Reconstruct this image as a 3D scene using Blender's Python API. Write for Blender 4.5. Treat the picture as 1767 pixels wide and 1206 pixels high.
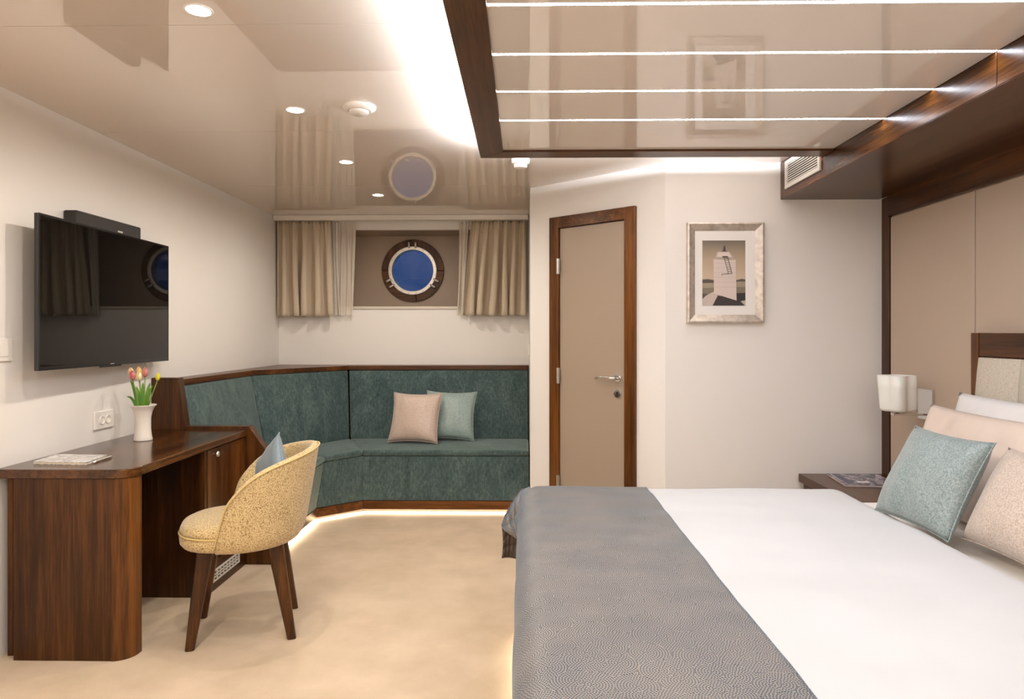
import bpy, bmesh, math, random
from mathutils import Vector, Matrix, noise
random.seed(7)
for o in list(bpy.data.objects): bpy.data.objects.remove(o)
S = bpy.context.scene
COL = S.collection
PI = math.pi
# ---------------------------------------------------------------- camera, world, exposure
cam_d = bpy.data.cameras.new('camera'); cam = bpy.data.objects.new('camera', cam_d); COL.objects.link(cam)
cam_d.lens = 24.0; cam_d.sensor_width = 36.0; cam_d.shift_y = -27/1767
cam.location = (0, 0, 1.28); cam.rotation_euler = (PI/2, 0, math.radians(0.95)); cam_d.clip_start = .02
S.camera = cam
w = bpy.data.worlds.new('dusk'); S.world = w; w.use_nodes = True
w.node_tree.nodes['Background'].inputs[0].default_value = (.002, .075, .26, 1)
w.node_tree.nodes['Background'].inputs[1].default_value = .34
w.cycles.sampling_method = 'NONE'
S.view_settings.view_transform = 'Standard'; S.view_settings.look = 'None'
S.view_settings.gamma = 1; S.view_settings.use_curve_mapping = False
S.view_settings.exposure = 0.95
S.cycles.max_bounces = 10; S.cycles.diffuse_bounces = 6; S.cycles.glossy_bounces = 5
S.cycles.transparent_max_bounces = 12
S.cycles.sample_clamp_indirect = 4
S.cycles.use_denoising = True
S.cycles.denoiser = 'OPENIMAGEDENOISE'; S.cycles.denoising_input_passes = 'RGB_ALBEDO_NORMAL'; S.cycles.denoising_prefilter = 'ACCURATE'
# light strengths
LED_E = 38.0      # canopy light lines
COVE_E = 480.0     # cove strips on top of canopy
FLOOR_E = 62.0    # strips under sofa and bed
SPOT_W = 14.0     # recessed downlights
LED_C = (.94, .985, 1.09); WARM_C = (1, .92, .82)

H = 2.26; XL = -2.07; XR = 2.06; YB = 5.75; YP = 3.93; YN = -1.3
# ---------------------------------------------------------------- materials
def newmat(name):
    m = bpy.data.materials.new(name); m.use_nodes = True
    nt = m.node_tree; return m, nt, nt.nodes['Principled BSDF']
def N(nt, t, **kw):
    n = nt.nodes.new(t)
    for k, v in kw.items(): setattr(n, k, v)
    return n
def L(nt, a, b): nt.links.new(a, b)
def coords(nt, scale=(1,1,1), src='Object'):
    tc = N(nt, 'ShaderNodeTexCoord'); mp = N(nt, 'ShaderNodeMapping'); L(nt, tc.outputs[src], mp.inputs[0])
    mp.inputs['Scale'].default_value = scale; return mp.outputs[0]
def ramp(nt, fac, stops):
    r = N(nt, 'ShaderNodeValToRGB'); L(nt, fac, r.inputs[0])
    e = r.color_ramp.elements
    while len(e) < len(stops): e.new(.5)
    for i, (p, c) in enumerate(stops): e[i].position = p; e[i].color = (*c, 1)
    return r.outputs[0]
def noise_n(nt, vec, scale, detail=3, rough=.5, dist=0):
    n = N(nt, 'ShaderNodeTexNoise'); L(nt, vec, n.inputs['Vector'])
    n.inputs['Scale'].default_value = scale; n.inputs['Detail'].default_value = detail
    n.inputs['Roughness'].default_value = rough; n.inputs['Distortion'].default_value = dist
    return n.outputs[0]
def bump(nt, b, h, strength, dist=.002):
    n = N(nt, 'ShaderNodeBump'); n.inputs['Strength'].default_value = strength; n.inputs['Distance'].default_value = dist
    L(nt, h, n.inputs['Height']); L(nt, n.outputs[0], b.inputs['Normal'])
def plain(name, col, rough=.5, metal=0, coat=0, spec=None, sheen=0, emis=None, es=0):
    m, nt, b = newmat(name)
    b.inputs['Base Color'].default_value = (*col, 1); b.inputs['Roughness'].default_value = rough
    b.inputs['Metallic'].default_value = metal; b.inputs['Coat Weight'].default_value = coat
    if spec is not None: b.inputs['Specular IOR Level'].default_value = spec
    if sheen: b.inputs['Sheen Weight'].default_value = sheen; b.inputs['Sheen Roughness'].default_value = .4
    if emis: b.inputs['Emission Color'].default_value = (*emis, 1); b.inputs['Emission Strength'].default_value = es
    return m
def noisy(name, c1, c2, scale, rough=.6, detail=4, bs=0, bscale=None, bdist=.002, sheen=0, stretch=(1,1,1), lo=.35, hi=.65, tint=None):
    m, nt, b = newmat(name)
    v = coords(nt, stretch)
    f = noise_n(nt, v, scale, detail)
    L(nt, ramp(nt, f, [(lo, c1), (hi, c2)]), b.inputs['Base Color'])
    b.inputs['Roughness'].default_value = rough
    if sheen:
        b.inputs['Sheen Weight'].default_value = sheen; b.inputs['Sheen Roughness'].default_value = .35
        if tint: b.inputs['Sheen Tint'].default_value = (*tint, 1)
    if bs: bump(nt, b, noise_n(nt, v, bscale or scale, 3), bs, bdist)
    return m
WOODS = {}
def wood(axis, tone=0, gloss=.3):
    key = (axis, tone, gloss)
    if key in WOODS: return WOODS[key]
    m, nt, b = newmat('walnut_' + axis + str(tone))
    sc = {'x': (.045, 1, 1), 'y': (1, .045, 1), 'z': (1, 1, .045)}[axis]
    v = coords(nt, sc)
    n1 = noise_n(nt, v, 24, 6, .6, .4)
    n2 = noise_n(nt, v, 150, 4, .6)
    n3 = noise_n(nt, v, 5, 2, .5, .3)
    mx = N(nt, 'ShaderNodeMath', operation='MULTIPLY_ADD'); L(nt, n1, mx.inputs[0]); mx.inputs[1].default_value = .5
    a2 = N(nt, 'ShaderNodeMath', operation='MULTIPLY_ADD'); L(nt, n2, a2.inputs[0]); a2.inputs[1].default_value = .28
    a3 = N(nt, 'ShaderNodeMath', operation='MULTIPLY'); L(nt, n3, a3.inputs[0]); a3.inputs[1].default_value = .34
    L(nt, a3.outputs[0], a2.inputs[2]); L(nt, a2.outputs[0], mx.inputs[2])
    k = [1, 1.35, .8][tone]
    f = lambda c: tuple(q*k for q in c)
    L(nt, ramp(nt, mx.outputs[0], [(.40, f((.013, .0035, .0006))), (.54, f((.042, .0135, .0022))), (.70, f((.112, .040, .0080)))]), b.inputs['Base Color'])
    b.inputs['Roughness'].default_value = gloss
    b.inputs['Specular IOR Level'].default_value = .5 if gloss < .2 else .28
    bump(nt, b, mx.outputs[0], .15, .001)
    WOODS[key] = m; return m

M = {}
def wallmat(name, c):
    m, nt, b = newmat(name); v = coords(nt)
    L(nt, ramp(nt, noise_n(nt, v, 1.6, 2), [(.3, tuple(q*.98 for q in c)), (.7, c)]), b.inputs['Base Color'])
    b.inputs['Roughness'].default_value = .42; b.inputs['Specular IOR Level'].default_value = .35
    bump(nt, b, noise_n(nt, v, 260, 2), .08, .0006); return m
M['wall'] = wallmat('ivory_laminate', (.80, .765, .72))
M['gloss'] = plain('gloss_ceiling', (.70, .615, .535), .0)
M['gloss'].node_tree.nodes['Principled BSDF'].inputs['IOR'].default_value = 2.3
M['gloss2'] = plain('gloss_canopy_panel', (.76, .70, .645), .0)
M['gloss2'].node_tree.nodes['Principled BSDF'].inputs['IOR'].default_value = 1.95
M['panel'] = wallmat('taupe_panel', (.45, .355, .27))
M['doorp'] = wallmat('taupe_door', (.335, .262, .195))
M['recess'] = wallmat('recess_brown', (.36, .275, .205))
m, nt, b = newmat('carpet'); v = coords(nt)
f1 = noise_n(nt, v, 3.5, 5, .6); f2 = noise_n(nt, v, 420, 3)
mm = N(nt, 'ShaderNodeMath', operation='MULTIPLY_ADD'); L(nt, f1, mm.inputs[0]); mm.inputs[1].default_value = .6
m4 = N(nt, 'ShaderNodeMath', operation='MULTIPLY'); L(nt, f2, m4.inputs[0]); m4.inputs[1].default_value = .4; L(nt, m4.outputs[0], mm.inputs[2])
L(nt, ramp(nt, mm.outputs[0], [(.36, (.53, .415, .283)), (.66, (.70, .56, .405))]), b.inputs['Base Color'])
b.inputs['Roughness'].default_value = .95; b.inputs['Specular IOR Level'].default_value = .1
bump(nt, b, f2, .5, .004); M['carpet'] = m
def velvet(name, k=1.0):
    m, nt, b = newmat(name); v = coords(nt, (1, 1, .45))
    f1 = noise_n(nt, v, 9, 6, .68, .6); f2 = noise_n(nt, v, 75, 5, .7)
    a = N(nt, 'ShaderNodeMath', operation='MULTIPLY_ADD'); L(nt, f1, a.inputs[0]); a.inputs[1].default_value = .42
    c = N(nt, 'ShaderNodeMath', operation='MULTIPLY'); L(nt, f2, c.inputs[0]); c.inputs[1].default_value = .58; L(nt, c.outputs[0], a.inputs[2])
    L(nt, ramp(nt, a.outputs[0], [(.36, (.022*k, .042*k, .045*k)), (.50, (.052*k, .084*k, .082*k)), (.64, (.105*k, .142*k, .128*k))]), b.inputs['Base Color'])
    b.inputs['Roughness'].default_value = .8; b.inputs['Sheen Weight'].default_value = .55
    b.inputs['Sheen Roughness'].default_value = .4; b.inputs['Sheen Tint'].default_value = (.60, .72, .68, 1)
    b.inputs['Specular IOR Level'].default_value = .2
    bump(nt, b, f2, .3, .002); return m
M['velvet'] = velvet('teal_velvet')
# cream chenille with small brown flecks
m, nt, b = newmat('fleck_chenille'); v = coords(nt)
vo = noise_n(nt, v, 230, 2, .6); big = noise_n(nt, v, 7, 3)
a = N(nt, 'ShaderNodeMath', operation='MULTIPLY_ADD'); L(nt, big, a.inputs[0]); a.inputs[1].default_value = .12; L(nt, vo, a.inputs[2])
L(nt, ramp(nt, a.outputs[0], [(.44, (.20, .115, .035)), (.51, (.50, .355, .155)), (.60, (.64, .485, .245)), (.85, (.68, .54, .30))]), b.inputs['Base Color'])
b.inputs['Roughness'].default_value = .75; b.inputs['Sheen Weight'].default_value = .3; bump(nt, b, vo, .5, .004); M['chenille'] = m
M['chairpipe'] = plain('chenille_piping', (.62, .46, .19), .6)
m, nt, b = newmat('linen_weave')
fa = noise_n(nt, coords(nt, (1, 60, 500)), 1, 2); fb_ = noise_n(nt, coords(nt, (1, 500, 60)), 1, 2)
mw = N(nt, 'ShaderNodeMath', operation='ADD'); L(nt, fa, mw.inputs[0]); L(nt, fb_, mw.inputs[1])
mw2 = N(nt, 'ShaderNodeMath', operation='MULTIPLY'); L(nt, mw.outputs[0], mw2.inputs[0]); mw2.inputs[1].default_value = .5
L(nt, ramp(nt, mw2.outputs[0], [(.36, (.40, .35, .27)), (.62, (.60, .54, .45))]), b.inputs['Base Color']); b.inputs['Roughness'].default_value = .9
bump(nt, b, mw2.outputs[0], .3, .001); M['linen'] = m
def fab(name, c, k=.88, scale=300, rough=.7, sheen=.3, bs=.25):
    return noisy(name, tuple(q*k for q in c), c, scale, rough, 3, bs, scale, .0015, sheen)
M['curtain'] = fab('curtain_linen', (.56, .465, .345), .88, 250, .9, .1)
M['white'] = noisy('white_cotton', (.51, .505, .50), (.55, .545, .54), 2.2, .85, 3, .12, 5, .012, .1)
M['sheet'] = plain('white_sheet', (.74, .71, .67), .9)
M['pillow_white'] = noisy('pillow_cotton', (.66, .63, .61), (.70, .67, .65), 4, .85, 3, .3, 7, .012, .1)
M['sham'] = noisy('beige_sateen', (.58, .465, .39), (.63, .51, .43), 4, .5, 3, .35, 6, .015, .2)
def jacquard(name, c1, c2, scale=220, rough=.38):
    m, nt, b = newmat(name); v = coords(nt)
    f = noise_n(nt, v, scale, 2, .5, 1.2)
    L(nt, ramp(nt, f, [(.42, c1), (.56, c2)]), b.inputs['Base Color'])
    b.inputs['Roughness'].default_value = rough; b.inputs['Sheen Weight'].default_value = .25
    bump(nt, b, f, .4, .002); return m
M['teal_jac'] = jacquard('teal_jacquard', (.135, .180, .178), (.265, .315, .30))
M['beige_jac'] = jacquard('beige_jacquard', (.38, .295, .235), (.55, .455, .38))
M['sofa_beige'] = jacquard('beige_satin', (.44, .335, .27), (.54, .425, .35), 160)
M['sofa_teal'] = jacquard('pale_teal_satin', (.19, .27, .25), (.30, .375, .345), 160)
M['bluegrey'] = fab('blue_grey_satin', (.19, .245, .28), .9, 200, .5)
M['brown_back'] = plain('brown_lining', (.075, .052, .038), .6)
# runner: dots set on rings around scattered centres
def dots():
    m, nt, b = newmat('dotted_runner'); v = coords(nt, (1,1,1), 'UV')
    s = .0056
    vor = N(nt, 'ShaderNodeTexVoronoi', voronoi_dimensions='2D'); L(nt, v, vor.inputs['Vector']); vor.inputs['Scale'].default_value = 17
    d = N(nt, 'ShaderNodeVectorMath', operation='SUBTRACT'); L(nt, v, d.inputs[0]); L(nt, vor.outputs['Position'], d.inputs[1])
    sep = N(nt, 'ShaderNodeSeparateXYZ'); L(nt, d.outputs[0], sep.inputs[0])
    def mth(op, a, b2=None, c=None):
        n = N(nt, 'ShaderNodeMath', operation=op)
        for i, q in enumerate((a, b2, c)):
            if q is None: continue
            if isinstance(q, (int, float)): n.inputs[i].default_value = q
            else: L(nt, q, n.inputs[i])
        return n.outputs[0]
    x, y = sep.outputs[0], sep.outputs[1]
    r = mth('SQRT', mth('ADD', mth('MULTIPLY', x, x), mth('MULTIPLY', y, y)))
    q = mth('DIVIDE', r, s); k = mth('FLOOR', q); u = mth('SUBTRACT', mth('SUBTRACT', q, k), .5)
    n = mth('ROUND', mth('MULTIPLY', mth('ADD', k, .5), 2*PI))
    ang = mth('ADD', mth('DIVIDE', mth('ARCTAN2', y, x), 2*PI), .5)
    vv = mth('SUBTRACT', mth('FRACT', mth('MULTIPLY', ang, n)), .5)
    dist = mth('SQRT', mth('ADD', mth('MULTIPLY', u, u), mth('MULTIPLY', vv, vv)))
    big = noise_n(nt, v, 6, 2)
    dd = mth('MULTIPLY_ADD', big, -.16, dist)
    sm = N(nt, 'ShaderNodeMapRange'); L(nt, dd, sm.inputs[0]); sm.inputs[1].default_value = .23; sm.inputs[2].default_value = .35
    col = N(nt, 'ShaderNodeMix', data_type='RGBA'); L(nt, sm.outputs[0], col.inputs[0])
    col.inputs[6].default_value = (.006, .028, .052, 1); col.inputs[7].default_value = (.27, .23, .19, 1)
    L(nt, col.outputs[2], b.inputs['Base Color']); b.inputs['Roughness'].default_value = .5
    b.inputs['Sheen Weight'].default_value = .24; b.inputs['Sheen Tint'].default_value = (.30, .62, 1, 1); b.inputs['Sheen Roughness'].default_value = .3
    bump(nt, b, sm.outputs[0], .25, .001)
    return m
M['dots'] = dots()
# sheer
m, nt, b = newmat('sheer_voile'); out = nt.nodes['Material Output']
b.inputs['Base Color'].default_value = (.82, .74, .64, 1); b.inputs['Roughness'].default_value = .9
tr = N(nt, 'ShaderNodeBsdfTransparent'); mxs = N(nt, 'ShaderNodeMixShader'); mxs.inputs[0].default_value = .58
L(nt, tr.outputs[0], mxs.inputs[1]); L(nt, b.outputs[0], mxs.inputs[2]); L(nt, mxs.outputs[0], out.inputs[0]); M['sheer'] = m
# glass
m, nt, b = newmat('porthole_glass'); b.inputs['Base Color'].default_value = (.75, .85, 1, 1); b.inputs['Roughness'].default_value = .02
b.inputs['Transmission Weight'].default_value = 1; b.inputs['IOR'].default_value = 1.45; M['glass'] = m
M['steel'] = plain('brushed_steel', (.62, .60, .56), .3, 1)
M['satin'] = plain('satin_metal_ring', (.62, .57, .50), .38, .55)
M['chrome'] = plain('chrome', (.75, .74, .73), .1, 1)
M['silverframe'] = noisy('champagne_frame', (.46, .40, .34), (.66, .59, .51), 30, .38, 4, .2, 120, .001, stretch=(1,1,1))
M['silverframe'].node_tree.nodes['Principled BSDF'].inputs['Metallic'].default_value = .55
M['plastic'] = plain('white_plastic', (.82, .78, .72), .4)
M['grill'] = plain('grille_enamel', (.70, .66, .60), .4)
M['black'] = plain('black_plastic', (.012, .011, .010), .35)
M['screen'] = plain('dark_screen', (.004, .0035, .003), .02, spec=.32)
M['dark'] = plain('dark_void', (.01, .008, .006), .9)
M['mat'] = plain('picture_mount', (.80, .77, .73), .8)
M['ceramic'] = plain('cream_ceramic', (.80, .74, .66), .3, coat=.3)
M['opal'] = plain('opal_glass', (.86, .80, .74), .2, coat=.3)
M['opal'].node_tree.nodes['Principled BSDF'].inputs['Subsurface Weight'].default_value = .2
def emit(name, c, s):
    m, nt, b = newmat(name); nt.nodes.remove(b); e = N(nt, 'ShaderNodeEmission')
    e.inputs[0].default_value = (*c, 1); e.inputs[1].default_value = s
    L(nt, e.outputs[0], nt.nodes['Material Output'].inputs[0]); m.cycles.emission_sampling = 'FRONT'; return m
M['led'] = emit('led_line', LED_C, LED_E); M['cove'] = emit('cove_led', (.95, .985, 1.07), COVE_E)
M['cove_far'] = emit('cove_led_far', (.95, .985, 1.07), COVE_E*2.6)
M['floorled'] = emit('floor_led', (1, .86, .70), FLOOR_E); M['lens'] = emit('downlight_lens', (1, .88, .68), 25)

# ---------------------------------------------------------------- mesh helpers
def BM(): return bmesh.new()
def face(bm, vs, mi=0):
    try: f = bm.faces.new(vs); f.material_index = mi; return f
    except ValueError: return None
def hexa(bm, p, mi=0):   # p: 4 bottom, 4 top (same winding)
    v = [bm.verts.new(q) for q in p]
    for a in ((3,2,1,0), (4,5,6,7), (0,1,5,4), (1,2,6,5), (2,3,7,6), (3,0,4,7)): face(bm, [v[i] for i in a], mi)
def box(bm, x0, x1, y0, y1, z0, z1, mi=0):
    hexa(bm, [(x0,y0,z0),(x1,y0,z0),(x1,y1,z0),(x0,y1,z0),(x0,y0,z1),(x1,y0,z1),(x1,y1,z1),(x0,y1,z1)], mi)
def prism(bm, pts, lo, hi, axis='z', mi=0):
    def P(a, b, c): return {'z': (a, b, c), 'y': (a, c, b), 'x': (c, a, b)}[axis]
    A = [bm.verts.new(P(a, b, lo)) for a, b in pts]; B = [bm.verts.new(P(a, b, hi)) for a, b in pts]
    n = len(pts); face(bm, A[::-1], mi); face(bm, B, mi)
    for i in range(n): face(bm, [A[i], A[(i+1) % n], B[(i+1) % n], B[i]], mi)
def tube(bm, pts, r, seg=8, cap=True, flat=None):
    pts = [Vector(p) for p in pts]; R = r if isinstance(r, (list, tuple)) else [r]*len(pts)
    rings = []; up = Vector((0, 0, 1))
    for i, p in enumerate(pts):
        d = (pts[min(i+1, len(pts)-1)] - pts[max(i-1, 0)]).normalized()
        u = d.cross(up)
        if u.length < .05: u = d.cross(Vector((0, 1, 0)))
        u.normalize(); v = d.cross(u)
        rings.append([bm.verts.new(p + R[i]*(math.cos(t)*u + math.sin(t)*v)) for t in (2*PI*k/seg for k in range(seg))])
    for a, b in zip(rings, rings[1:]):
        for k in range(seg): face(bm, [a[k], a[(k+1) % seg], b[(k+1) % seg], b[k]])
    if cap: face(bm, rings[0][::-1]); face(bm, rings[-1])
def lathe(bm, c, prof, seg=32, M4=None, cap=True, wob=None, mi=0):
    rings = []
    for r, z in prof:
        ring = []
        for k in range(seg):
            t = 2*PI*k/seg; rr = r*(wob(t, z) if wob else 1)
            p = Vector((rr*math.cos(t), rr*math.sin(t), z))
            if M4: p = M4 @ p
            ring.append(bm.verts.new(p + Vector(c)))
        rings.append(ring)
    for a, b in zip(rings, rings[1:]):
        for k in range(seg): face(bm, [a[k], a[(k+1) % seg], b[(k+1) % seg], b[k]], mi)
    if cap:
        if prof[0][0] > 1e-4: face(bm, rings[0][::-1], mi)
        if prof[-1][0] > 1e-4: face(bm, rings[-1], mi)
def sweep_loop(bm, pts, r, seg=6):
    """closed tube"""
    pts = [Vector(p) for p in pts]; n = len(pts); rings = []
    for i, p in enumerate(pts):
        d = (pts[(i+1) % n] - pts[i-1]).normalized(); u = d.cross(Vector((0, 0, 1)))
        if u.length < .05: u = d.cross(Vector((0, 1, 0)))
        u.normalize(); v = d.cross(u)
        rings.append([bm.verts.new(p + r*(math.cos(t)*u + math.sin(t)*v)) for t in (2*PI*k/seg for k in range(seg))])
    for i in range(n):
        a, b = rings[i], rings[(i+1) % n]
        for k in range(seg): face(bm, [a[k], a[(k+1) % seg], b[(k+1) % seg], b[k]])
def thing(name, label, cat, loc, group=None):
    o = bpy.data.objects.new(name, None); COL.objects.link(o); o.location = loc; o.empty_display_size = .1
    o['label'] = label; o['category'] = cat
    if group: o['group'] = group
    return o
def wloc(o):
    v = Vector(o.location)
    while o.parent: o = o.parent; v += Vector(o.location)
    return v
def obj(name, bm, mat, parent=None, label=None, cat=None, group=None, kind=None, smooth=False, bevel=0, seg=2, subsurf=0, solid=0, origin=None, keep=False):
    bmesh.ops.recalc_face_normals(bm, faces=bm.faces[:]) if not keep else None
    if origin is None:
        if parent: origin = wloc(parent)
        else:
            xs = [v.co.x for v in bm.verts]; ys = [v.co.y for v in bm.verts]; zs = [v.co.z for v in bm.verts]
            origin = Vector(((min(xs)+max(xs))/2, (min(ys)+max(ys))/2, min(zs)))
    origin = Vector(origin)
    for v in bm.verts: v.co -= origin
    me = bpy.data.meshes.new(name); bm.to_mesh(me); bm.free()
    for mt in (mat if isinstance(mat, (list, tuple)) else [mat]): me.materials.append(mt)
    if smooth or bevel: me.polygons.foreach_set('use_smooth', [True]*len(me.polygons))
    o = bpy.data.objects.new(name, me); COL.objects.link(o)
    if parent: o.parent = parent; o.location = origin - wloc(parent)
    else: o.location = origin
    if solid: md = o.modifiers.new('s', 'SOLIDIFY'); md.thickness = solid; md.offset = 0
    if bevel:
        md = o.modifiers.new('b', 'BEVEL'); md.width = bevel; md.segments = seg; md.limit_method = 'ANGLE'
        md.angle_limit = math.radians(35); md.harden_normals = True
    if subsurf: md = o.modifiers.new('ss', 'SUBSURF'); md.levels = subsurf; md.render_levels = subsurf
    if label: o['label'] = label
    if cat: o['category'] = cat
    if group: o['group'] = group
    if kind: o['kind'] = kind
    return o
def strip(name, bm, mat, parent, up, **kw):
    # a light strip: plain housing, only its diffuser face (up or down) glows
    bmesh.ops.recalc_face_normals(bm, faces=bm.faces[:])
    for f in bm.faces: f.material_index = 1 if f.normal.z*up > .9 else 0
    return obj(name, bm, [M['plastic'], mat], parent, **kw)
def bstrip(name, dims, mat, parent, up, **kw):
    bm = BM(); box(bm, *dims); return strip(name, bm, mat, parent, up, **kw)
def bx(name, dims, mat, parent=None, **kw):
    bm = BM(); box(bm, *dims); return obj(name, bm, mat, parent, **kw)

# ================================================================= STRUCTURE
bx('floor', (XL-.1, XR+.1, YN-.1, YB+.4, -.1, 0), M['carpet'], kind='structure', label='beige wool carpet over the cabin floor', cat='floor', origin=(0, 0, 0))
ceil = bx('ceiling', (XL-.1, XR+.1, YN-.1, YB+.4, H+.012, H+.1), M['wall'], kind='structure', label='high-gloss cream ceiling in wide panels', cat='ceiling', origin=(0, 0, H+.012))
ys = [YN, -.14, 1.005, 2.15, 3.29, 4.51, YB]
for a, b in zip(ys, ys[1:]):
    bx('ceiling_panel', (XL, XR, a+.0015, b-.0015, H, H+.012), M['gloss'], ceil)
bx('wall_left', (XL-.1, XL, YN-.1, YB+.4, 0, H+.012), M['wall'], kind='structure', label='ivory wall behind the television and desk', cat='wall', origin=(XL, 0, 0))
# back wall with the window recess
RX0, RX1, RZ0, RZ1, RY = -1.572, -.33, 1.507, 2.159, 6.09
bm = BM()
box(bm, XL, RX0, YB, YB+.36, 0, H+.012); box(bm, RX1, .15, YB, YB+.36, 0, H+.012)
box(bm, RX0, RX1, YB, YB+.36, 0, RZ0); box(bm, RX0, RX1, YB, YB+.36, RZ1, H+.012)
wb = obj('wall_back', bm, M['wall'], kind='structure', label='ivory far wall around the porthole recess', cat='wall', origin=(0, YB, 0))
# recess lining + porthole wall with hole
PX, PZ = -.986, 1.843
bm = BM()
box(bm, RX0, RX0+.006, YB+.004, RY, RZ0, RZ1); box(bm, RX1-.006, RX1, YB+.004, RY, RZ0, RZ1)
box(bm, RX0, RX1, YB+.004, RY, RZ1-.006, RZ1); box(bm, RX0, RX1, YB+.004, RY, RZ0, RZ0+.006)
seg = 48; inner, outer = [], []
def rect_pt(t):
    c, s = math.cos(t), math.sin(t); k = []
    if c > 1e-6: k.append((RX1-PX)/c)
    if c < -1e-6: k.append((RX0-PX)/c)
    if s > 1e-6: k.append((RZ1-PZ)/s)
    if s < -1e-6: k.append((RZ0-PZ)/s)
    q = min(k); return (PX+q*c, PZ+q*s)
angs = sorted([2*PI*k/seg for k in range(seg)] + [math.atan2(z-PZ, x-PX) % (2*PI) for x in (RX0, RX1) for z in (RZ0, RZ1)])
for yy in (RY, RY+.02):
    inner.append([bm.verts.new((PX+.20*math.cos(t), yy, PZ+.20*math.sin(t))) for t in angs])
    outer.append([bm.verts.new((rect_pt(t)[0], yy, rect_pt(t)[1])) for t in angs])
n = len(angs)
for i in range(n):
    j = (i+1) % n
    face(bm, [inner[0][i], inner[0][j], outer[0][j], outer[0][i]]); face(bm, [inner[1][i], inner[1][j], outer[1][j], outer[1][i]])
    face(bm, [inner[0][i], inner[0][j], inner[1][j], inner[1][i]])
obj('recess_lining', bm, M['recess'], wb, label='brown lined window recess')
bx('sill', (RX0-.01, RX1+.01, YB-.012, YB+.02, RZ0-.018, RZ0+.004), plain('sill_laminate', (.62, .56, .47), .4), wb, bevel=.003)
# wall right of the nook, angled door wall, picture wall
A = Vector((.047, 4.60, 0)); B = Vector((.814, 3.93, 0)); U = (B-A).normalized(); Nn = Vector((U.y, -U.x, 0))   # Nn faces the room
def aw(t, d, z): p = A + U*t + Nn*d; return (p.x, p.y, z)
WL = (B-A).length
t0, t1 = .18, .829; fw = .075; dz = 1.963
bm = BM(); box(bm, .047, .147, 4.66, YB+.3, 0, H+.012); obj('wall_nook_right', bm, M['wall'], kind='structure', label='narrow side wall at the right end of the sofa nook', cat='wall')
def awbox(bm, ta, tb, da, db, za, zb, mi=0):
    hexa(bm, [aw(ta, db, za), aw(tb, db, za), aw(tb, da, za), aw(ta, da, za), aw(ta, db, zb), aw(tb, db, zb), aw(tb, da, zb), aw(ta, da, zb)], mi)
bm = BM()
awbox(bm, 0, t0+.02, -.08, 0, 0, H+.012); awbox(bm, t1-.02, WL, -.08, 0, 0, H+.012); awbox(bm, t0+.02, t1-.02, -.08, 0, 2.02, H+.012)
obj('wall_angled', bm, M['wall'], kind='structure', label='ivory angled wall holding the narrow door', cat='wall')
bx('wall_picture', (.8135, XR, YP, YP+.1, 0, H+.012), M['wall'], kind='structure', label='ivory wall carrying the framed lighthouse picture', cat='wall')
door = thing('door_1', 'narrow taupe door in a walnut frame with chrome lever handle', 'door', aw(.5, 0, 0)); door['kind'] = 'structure'
dm = bpy.data.objects
for nm, ar in (('door_jamb', (t0, t0+fw, -.05, .022, 0, 2.037)), ('door_jamb', (t1-fw, t1, -.05, .022, 0, 2.037)), ('door_head', (t0+fw, t1-fw, -.05, .022, dz, 2.037))):
    bm = BM(); awbox(bm, *ar); obj(nm, bm, wood('x' if nm == 'door_head' else 'z', 1), door, bevel=.003)
bm = BM(); awbox(bm, t0+fw+.003, t1-fw-.003, -.03, .006, .01, dz-.003); leaf = obj('door_leaf', bm, M['doorp'], door, bevel=.002)
for hz in (1.716, 1.01, .317):
    bm = BM(); awbox(bm, t0+fw-.012, t0+fw+.012, .02, .026, hz-.05, hz+.05)
    tube(bm, [aw(t0+fw+.002, .03, hz-.05), aw(t0+fw+.002, .03, hz+.05)], .007, 10)
    obj('hinge', bm, M['steel'], door, bevel=.001)
def adisc(bm, t, z, r, d0, d1, seg=24):
    tube(bm, [aw(t, d0, z), aw(t, d1, z)], r, seg)
ht = t1-fw-.052; hz = 1.013
bm = BM(); adisc(bm, ht, hz, .026, .006, .016); rs = obj('door_handle', bm, M['chrome'], door, bevel=.003)
bm = BM(); tube(bm, [aw(ht, .014, hz), aw(ht, .05, hz), aw(ht-.015, .056, hz), aw(ht-.06, .055, hz+.006), aw(ht-.10, .052, hz+.004), aw(ht-.14, .047, hz-.006)], [.011, .011, .010, .009, .008, .006], 12)
obj('lever', bm, M['chrome'], rs, smooth=True)
bm = BM(); adisc(bm, ht, .918, .026, .006, .015); lk = obj('lock_plate', bm, M['chrome'], door, bevel=.003)
bm = BM(); adisc(bm, ht, .922, .008, .014, .018, 16); awbox(bm, ht-.003, ht+.003, .0145, .0178, .902, .92); obj('keyhole', bm, M['dark'], lk)
# headboard wall with panels and walnut trims
wr = bx('wall_right', (XR+.0, XR+.1, YN-.1, YP+.1, 0, H+.012), M['panel'], kind='structure', label='taupe panelled wall behind the bed', cat='wall', origin=(XR, 0, 0))
for a, b in ((3.134, 3.842), (2.26, 3.128), (1.36, 2.254), (.46, 1.354), (-1.3, .454)):
    bx('wall_panel', (XR-.012, XR, a, b, 0, 1.93), M['panel'], wr, bevel=.003)
bx('trim_1', (XR-.016, XR, 3.848, YP, 0, 2.047), wood('z'), kind='structure', label='walnut corner post right of the picture wall', cat='trim', bevel=.002)
bx('wall_behind', (XL-.1, XR+.1, YN-.1, YN, 0, H+.012), M['wall'], kind='structure', label='ivory wall behind the viewer', cat='wall')

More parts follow.
